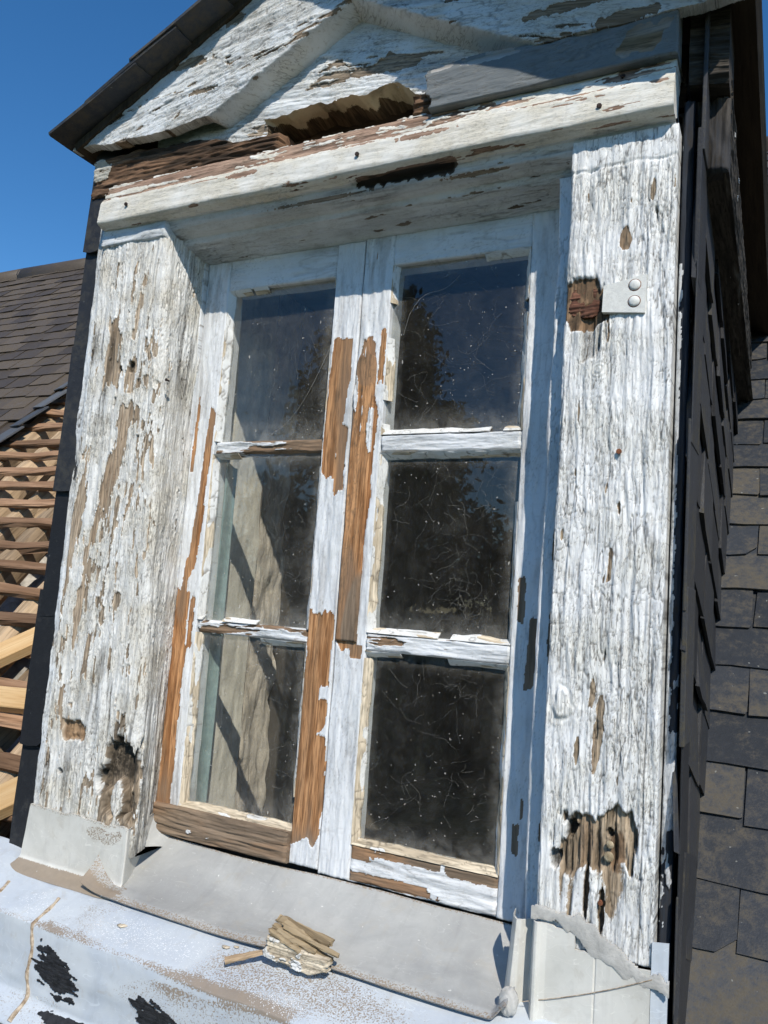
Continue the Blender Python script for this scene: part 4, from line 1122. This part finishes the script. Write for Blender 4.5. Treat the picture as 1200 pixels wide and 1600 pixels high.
# ---- cobwebs and straws stuck to the glass
def web(name, label, spots, seed):
    r = random.Random(seed); parts = []
    for (x, z, n, ln) in spots:
        for _ in range(n * 3):
            a = r.uniform(0, 6.28); px, pz = x + r.gauss(0, ln * .5), z + r.gauss(0, ln * .5); pts = []
            m = r.randint(4, 9); stp = r.uniform(.15, 1.) * ln / m
            for i in range(m):
                pts.append((px, YG - .0015 - r.uniform(0, .003), pz)); a += r.gauss(0, .38); px += stp * math.cos(a); pz += stp * math.sin(a)
            parts.append(tube_mesh('w', pts, r.choice((.00006, .00008, .00011)), 3))
    V, F = join_np(parts)
    o = link(name, mesh_np(name, V, F), None, M['web']); tag(o, label, 'cobweb', None, 'stuff'); return o
web('cobweb', 'fine cobweb threads on the dark panes of the right casement',
    [(.14, .12, 9, .10), (.16, .03, 14, .05), (.09, .16, 5, .08), (.2, .2, 5, .05), (.12, .54, 6, .08), (.18, .42, 6, .10), (.08, .36, 5, .06), (.11, -.16, 7, .07), (.2, -.28, 6, .05), (.06, -.3, 5, .09), (.18, -.13, 6, .04), (.1, .22, 4, .04), (.22, -.02, 5, .05)], 3)
web('cobweb', 'fine cobweb threads on the panes of the left casement',
    [(-.18, .46, 7, .08), (-.15, .35, 6, .06), (-.2, .16, 7, .07), (-.16, .05, 5, .06), (-.2, -.18, 6, .08), (-.18, -.32, 7, .07), (-.28, .5, 3, .05)], 4)
def longweb(pts, nm, lb):
    v, f = tube_mesh('w', pts, .00028, 4); o = link('cobweb', mesh_np('cobweb', v, f), None, M['web']); tag(o, lb, 'cobweb', None, 'stuff')
longweb([(.028 + .1 * t, YG - .004, .47 + .10 * t ** .5 + .01 * math.sin(6 * t)) for t in np.linspace(0, 1, 12)], 'w', 'long pale cobweb strand curving across the top right pane')
longweb([(-.115 - .12 * t, YG - .004, .47 - .17 * t - .035 * math.sin(3.1 * t)) for t in np.linspace(0, 1, 12)], 'w', 'long pale cobweb strand slanting across the top left pane')

# =================================================================== ZINC SILL
zinc = thing('zinc_sill', (-.05, -.1, -.69), 'grey and white zinc sill flashing under the dormer window with soldered seams', 'flashing')
def zgrid(name, fn, nu, nv, mat, parent, dirt=None, paint=None, back=(0, .003, -.003), flip=False, keep=None):
    S, T = np.meshgrid(np.linspace(0, 1, nu), np.linspace(0, 1, nv))
    X, Y, Z = fn(S, T)
    dd = np.zeros_like(X) if dirt is None else dirt(X, Y, Z, S, T)
    pp = np.zeros_like(X) if paint is None else paint(X, Y, Z, S, T)
    me = relief_mesh(name, np.stack([X, Y, Z], -1), {'dirt': dd, 'paint': pp, 'gr': np.stack([X, Z, Y], -1)}, back, keep, flip)
    return link(name, me, parent, mat)
# sloping apron; T from the rail outward
def apron_fn(S, T):
    X = -.418 + .738 * S - .012 * T * (1 - S) ** 4
    Y = .108 - .150 * T
    Z = -.4535 - .058 * T - .016 * np.sin(T * math.pi) + .0040 * fbm(X * 5, T * 2, 5, 3) - .006 * ss(.93, 1, T)
    cv = np.clip(1 - S / .075, 0, 1)
    Z = Z + .055 * cv ** 2.2 * ss(1.0, .55, T) + .012 * cv ** 2 + .02 * ss(.97, 1, S)
    return X, Y, Z
zgrid('apron', apron_fn, 300, 60, M['zinc_grey'], zinc,
      lambda X, Y, Z, S, T: .55 * ss(.86, .99, T + .03 * fbm(X * 8, T, 3, 3)) + .6 * ss(.05, .0, T) + .5 * blob(X, T, -.40, .85, .05, .2, 7, 2, .5), lambda X, Y, Z, S, T: .25 * blob(X, T, -.38, .45, .012, .22, 9, 2, .4, .04), flip=True)
# the dark open joint between rail and apron
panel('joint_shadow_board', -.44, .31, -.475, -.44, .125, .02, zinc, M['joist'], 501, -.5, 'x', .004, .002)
# upstand boxes round the post feet
def zl_fn(S, T):
    s = S * .335
    X = np.where(s < .240, -.606 + s * 1.0, -.366 - .045 * (s - .240) / .095)
    Y = np.where(s < .240, -.008, -.008 + (s - .240) * 1.28)
    Z = -.413 - .110 * T + .008 * fbm(X * 30, T * 0, 4, 3) * (1 - T)
    Y = Y - .0015 * fbm(X * 14, Z * 14, 6, 3) - .030 * ss(.80, 1.0, T) ** 1.5 * ss(.335, .2, s)
    X = X - .012 * T * (S < .1)
    return X, Y, Z
zgrid('post_shoe', zl_fn, 130, 60, M['zinc_cream'], zinc,
      lambda X, Y, Z, S, T: .9 * ss(.84, .88, T) * ss(.95, .8, S) + .45 * ss(.12, .0, T) + .5 * blob(S, T, .55, .2, .14, .14, 5, 2, .5), None, back=(0, .004, 0), flip=True)
def zr_fn(S, T):
    s = S * .190
    X = .303 + s * .984
    xs = np.array((.290, .300, .306, .312, .318, .324, .329, .334, .338, .341, .345, .349, .353, .36, .50))
    ys = np.array((.100, .060, .022, .004, -.003, .000, .010, .018, .014, -.004, -.0135, -.0145, -.009, -.0065, -.006))
    Y = np.interp(X, xs, ys) - .006 * T * ss(.36, .33, X)
    Z = -.402 - .25 * T + .008 * fbm(X * 40, T * 0, 5, 3) * (1 - T) - .02 * (S > .5) * (1 - T)
    X = X - .018 * T * ss(.25, .0, S)
    Y = Y - .0016 * fbm(X * 14, Z * 14, 8, 3) + .0018 * ss(.0018, 0, np.abs(X - .4225)) 
    return X, Y, Z
zgrid('post_shoe', zr_fn, 260, 90, M['zinc_cream'], zinc, lambda X, Y, Z, S, T: .25 * ss(.3, 0, T) * ss(.2, .5, S) + .5 * ss(.8, 1, T) * ss(.35, .2, S), None, back=(0, .004, 0), flip=True)
v, f = tube_mesh('w', [(.332 + .16 * t, -.0085, -.502 + .069 * t - .004 * math.sin(3 * t)) for t in np.linspace(0, 1, 14)], .0006, 5)
link('seam_wire', mesh_np('seam_wire', v, f), zinc, M['solder'])
# lapped corner strip beyond the right shoe
zgrid('corner_strip', lambda S, T: (.4905 + .019 * S, -.004 + .008 * S + 0 * T, -.392 - .27 * T), 8, 40, M['zinc_pale'], zinc, back=(0, .003, 0), flip=True)
# smear of grey caulk between post and shoe
def caulk_fn():
    nu, nv = 150, 60
    S, T = np.meshgrid(np.linspace(.338, .512, nu), np.linspace(-.485, -.365, nv))
    zc = -.386 - .040 * ss(.36, .48, S) - .012 * ss(.42, .5, S)
    th = .006 + .010 * ss(.37, .42, S) * ss(.46, .42, S) + .012 * np.abs(fbm(S * 50, S * 0 + (T < zc) * 7.0, 8, 3))
    d = np.abs(T - zc + .006 * fbm(S * 60, T * 30, 3, 2)) / th
    h = .0012 * np.clip(1 - d ** 4, 0, 1) + .0014 * fbm(S * 38, T * 38, 6, 4)
    return relief_mesh('caulk', np.stack([S, -.0065 - h, T], -1), {'gr': np.stack([S, T, T], -1)}, (0, .004, 0), d < 1.0)
link('caulk', caulk_fn(), zinc, M['caulk'])
def lump(name, c, r, seed, mat, parent, n=22, amp=.35):
    S, T = np.meshgrid(np.linspace(0, 2 * math.pi, n * 2), np.linspace(0.02, math.pi - .02, n))
    k_ = 1 + amp * fbm(np.cos(S) * np.sin(T) * 3 + 5, np.sin(S) * np.sin(T) * 3 + np.cos(T) * 2.5, seed, 4)
    P = np.stack([c[0] + r[0] * k_ * np.cos(S) * np.sin(T), c[1] + r[1] * k_ * np.sin(S) * np.sin(T), c[2] + r[2] * k_ * np.cos(T)], -1)
    P[:, -1] = P[:, 0]
    return link(name, relief_mesh(name, P, {'gr': P}, None, None, True), parent, mat)
lump('caulk', (.318, -.022, -.500), (.013, .010, .018), 5, M['caulk'], zinc, amp=.14)
# pale ledge and its turned-down front
def ledge_fn(S, T):
    X = -.80 + 1.25 * S
    bk = .02
    t1 = .46
    a = ss(0, 1, T / t1) * 0 + np.clip(T / t1, 0, 1); b = np.clip((T - t1) / (1 - t1), 0, 1)
    Y = bk + (-.120 - bk) * a - .004 * b - .03 * ss(.75, 1, b) - .010 * np.sin(b * math.pi) * 0
    Z = -.507 - .046 * a - .006 * np.sin(X * 4 + 1) * a - .135 * b
    Z = Z + .0025 * fbm(X * 9, T * 4, 5, 3) + .012 * ss(-.56, -.7, X) * (1 - b)
    Y = Y + .006 * fbm(X * 7, T * 5, 9, 3) * b + .006 * np.sin(X * 11 + T * 3) * b
    rb = np.exp(-((T - t1) / .03) ** 2); Z = Z - .002 * rb; Y = Y + .001 * rb
    return X, Y, Z
zgrid('ledge', ledge_fn, 300, 130, M['zinc_pale'], zinc,
      lambda X, Y, Z, S, T: np.clip(.50 * blob(X, T, .0, .33, .15, .17, 5, 2, .9, 0, .6) + .40 * blob(X, T, -.36, .33, .07, .14, 6, 2, .9, 0, .6) + .45 * ss(.06, 0, np.abs(T - .45)) * ss(-.2, .2, fbm(X * 9, T * 3, 3, 3)) + .35 * blob(X, T, -.42, .9, .06, .07, 7, 2, .6) + .38 * blob(X, T, -.05, .62, .2, .12, 8, 2, .6), 0, .9),
      lambda X, Y, Z, S, T: .42 * blob(X, T, -.25, .33, .14, .13, 15, 2, .8, 0, .7) + .42 * blob(X, T, .03, .40, .07, .07, 16, 2, .8, 0, .7) + .4 * blob(X, T, -.47, .35, .05, .12, 17, 2, .8, 0, .7), back=(0, .004, -.002), flip=True)
def ledge_pt(x, T, lift=.002):
    s = (x + .80) / 1.25
    X, Y, Z = ledge_fn(np.array([[s]]), np.array([[T]]))
    return np.array((float(X[0, 0]), float(Y[0, 0]) - lift * (T > .40), float(Z[0, 0]) + lift * (T < .6)))
for xs, par in (((-.452, -.441, -.435, -.425), 0), ((-.575, -.560, -.555, -.552), 1)):
    ts = np.concatenate([np.linspace(.27, .46, 10), np.linspace(.48, .98, 18)])
    xx = np.interp(ts, (.27, .46, .7, .98), xs) + .0025 * np.sin(ts * 23)
    v, f = tube_mesh('seam', [ledge_pt(x, t, -.0006) for x, t in zip(xx, ts)], [.0024 + .0016 * abs(math.sin(t * 31)) + .005 * max(0, t - .8) for t in ts], 7)
    link('solder_seam', mesh_np('solder_seam', v, f), zinc, M['solder'])
# ragged tar patches on the turned-down front
def tar(cx, cT, rx, rT, seed, lean=0.):
    n = 60
    S, T = np.meshgrid(np.linspace(cx - rx * 1.5, cx + rx * 1.5, n), np.linspace(cT - rT * 1.5, cT + rT * 1.5, n))
    s = (S + .80) / 1.25; X, Y, Z = ledge_fn(s, T)
    dx = (S - cx) / rx; dz = (T - cT - lean * (S - cx)) / rT
    d = np.hypot(dx, dz) + .65 * fbm(S * 40 + T * 8, (T - lean * S) * 60, seed, 4)
    Y = Y - .0022 - .0015 * fbm(S * 80, T * 160, seed + 2, 3)
    return link('tar_patch', relief_mesh('tar_patch', np.stack([X, Y, Z], -1), {'gr': np.stack([X, Y, Z], -1)}, (0, .002, 0), d < .95, True), zinc, M['tar'])
tar(-.375, .69, .052, .11, 5, .9); tar(-.335, .915, .045, .045, 8, -.2); tar(-.165, .74, .055, .10, 12, 1.4)
# timber fillet under the turned-down edge
link('fillet_board', beam_mesh('fillet_board', (-.85, -.135, -.742), (.45, -.135, -.742), .11, .03, (0, -.6, .8), .003, 10, 55), zinc, M['rafter'])

# =================================================================== debris on the sill
ck = thing('rotten_wood_chunk', (.02, -.055, -.515), 'broken chunk of rotten wood with crackled cream paint lying on the zinc sill', 'wood chunk')
rc = random.Random(12)
for i in range(17):
    y = -.058 + .030 * (i % 9) / 8 + rc.uniform(-.002, .002)
    x0 = -.036 + abs(rc.gauss(0, .010)); x1 = min(x0 + rc.uniform(.035, .095), .072 if i % 9 not in (3, 4) else .088)
    z = -.491 + .0045 * (i // 9) * (1 - abs(i % 9 - 4) / 6) + (y + .058) * .45
    dr = rc.uniform(-.006, .003)
    link('wood_fibre', beam_mesh('wood_fibre', (x0, y, z + .004), (x1, y + rc.uniform(-.005, .005), z - .009 + dr), rc.uniform(.006, .012), rc.uniform(.003, .006), (0, -.3, 1), .0026, 9, 820 + i, .25, rc.uniform(-.8, .8)), ck, M['splinter'])
panel('painted_face', -.036, .066, -.519, -.490, -.0635, .012, ck, M['putty'], 601, lambda X, Z: -.1 + 0 * X, 'x', .001, .005, amp=1.5, fu=60, fv=50, crk=1.0, cf=(90, 70),
      skew=lambda S, T, X, Z: (X + .004 * fbm(T * 4, S * 0, 3, 2), Z - .010 * S + .012 * ss(.7, 1, S) * (1 - T)))
o = link('wood_splinter', beam_mesh('wood_splinter', (-.088, -.085, -.530), (-.028, -.052, -.512), .009, .005, (0, -.3, 1), .0018, 8, 66, .2, 1.2), None, M['rafter'])
tag(o, 'pale wood splinter lying on the zinc ledge left of the rotten chunk', 'splinter')
for i, (x, t, r) in enumerate(((-.30, .30, .005), (-.115, .18, .004), (-.1, .1, .003), (.02, .12, .003))):
    p = ledge_pt(x, .3 if i == 0 else .24 - .02 * i, .001)
    o = lump('paint_flake', p, (r * 1.6, r * 1.2, .0012), 30 + i, M['putty'], None, 8, .6)
    tag(o, ('cream paint flake on the pale zinc ledge, the largest one, left of the splinter', 'tiny cream paint flake lying by the wood splinter', 'tiny cream paint flake at the lower edge of the apron', 'tiny cream paint flake beside the rotten chunk')[i], 'paint flake', 'paint flakes on the ledge')

# =================================================================== TREES behind the viewer (seen mirrored in the panes)
def tree(label, x, y, h, rad, seed, nleaf, zc=None):
    e = thing('tree', (x, y, GZ), label, 'tree', 'trees in front of the house')
    r = np.random.default_rng(seed)
    pts = [(x + .15 * math.sin(i), y + .1 * math.cos(i * 2), GZ + h * .9 * i / 9) for i in range(10)]
    parts = [tube_mesh('t', pts, [.32 * (1 - i / 10.5) + .02 for i in range(10)], 10)]
    tips = []
    for i in range(70):
        t = r.uniform(.12, .97); a = r.uniform(0, 6.28)
        b = np.array((x, y, GZ + h * t)); rr_ = rad * (1.03 - t) ** .6 * r.uniform(.55, 1.15)
        tip = b + np.array((math.cos(a) * rr_, math.sin(a) * rr_, rr_ * r.uniform(.15, .5)))
        mid = (b + tip) / 2 + r.normal(0, .1, 3)
        parts.append(tube_mesh('b', [b, mid, tip], [.08 * (1.05 - t) + .015, .04, .008], 5)); tips += [mid, tip, (mid + tip) / 2]
    V, F = join_np(parts); link('trunk', mesh_np('trunk', V, F), e, M['bark'])
    tips = np.array(tips)
    c = tips[r.integers(0, len(tips), nleaf // 60)] + r.normal(0, .22, (nleaf // 60, 3))
    c = np.repeat(c, 60, 0)[:nleaf]; n = len(c)
    p = c + r.normal(0, .24, (n, 3))
    a = r.normal(0, 1, (n, 3)); a /= np.linalg.norm(a, axis=1)[:, None]; b = r.normal(0, 1, (n, 3)); b -= a * (a * b).sum(1)[:, None]; b /= np.linalg.norm(b, axis=1)[:, None]
    s = r.uniform(.07, .15, (n, 1))
    V = np.stack([p - a * s, p - b * s * .5, p + a * s, p + b * s * .5], 1).reshape(-1, 3)
    F = np.arange(n * 4).reshape(n, 4)
    o = link('crown', mesh_np('crown', V, F, None, False), e, M['leaf'])
    return e
TD = 20.0
tree('tall pointed tree mirrored in the panes of the right casement', .63 - TD * math.sin(R_(27.5)), 1.35 - TD * math.cos(R_(27.5)), 14.4, 4.6, 3, 70000)
tree('low broad tree mirrored at the foot of the window panes', .63 - 26 * math.sin(R_(40)), 1.35 - 26 * math.cos(R_(40)), 8.6, 5.5, 5, 40000)
tree('small tree mirrored beside the tall one in the panes', .63 - 24 * math.sin(R_(14)), 1.35 - 24 * math.cos(R_(14)), 8.6, 5.5, 8, 40000)
tree('broad dark tree behind the tall one, mirrored low in the panes', .63 - 31 * math.sin(R_(27)), 1.35 - 31 * math.cos(R_(27)), 10.5, 7.5, 11, 50000)
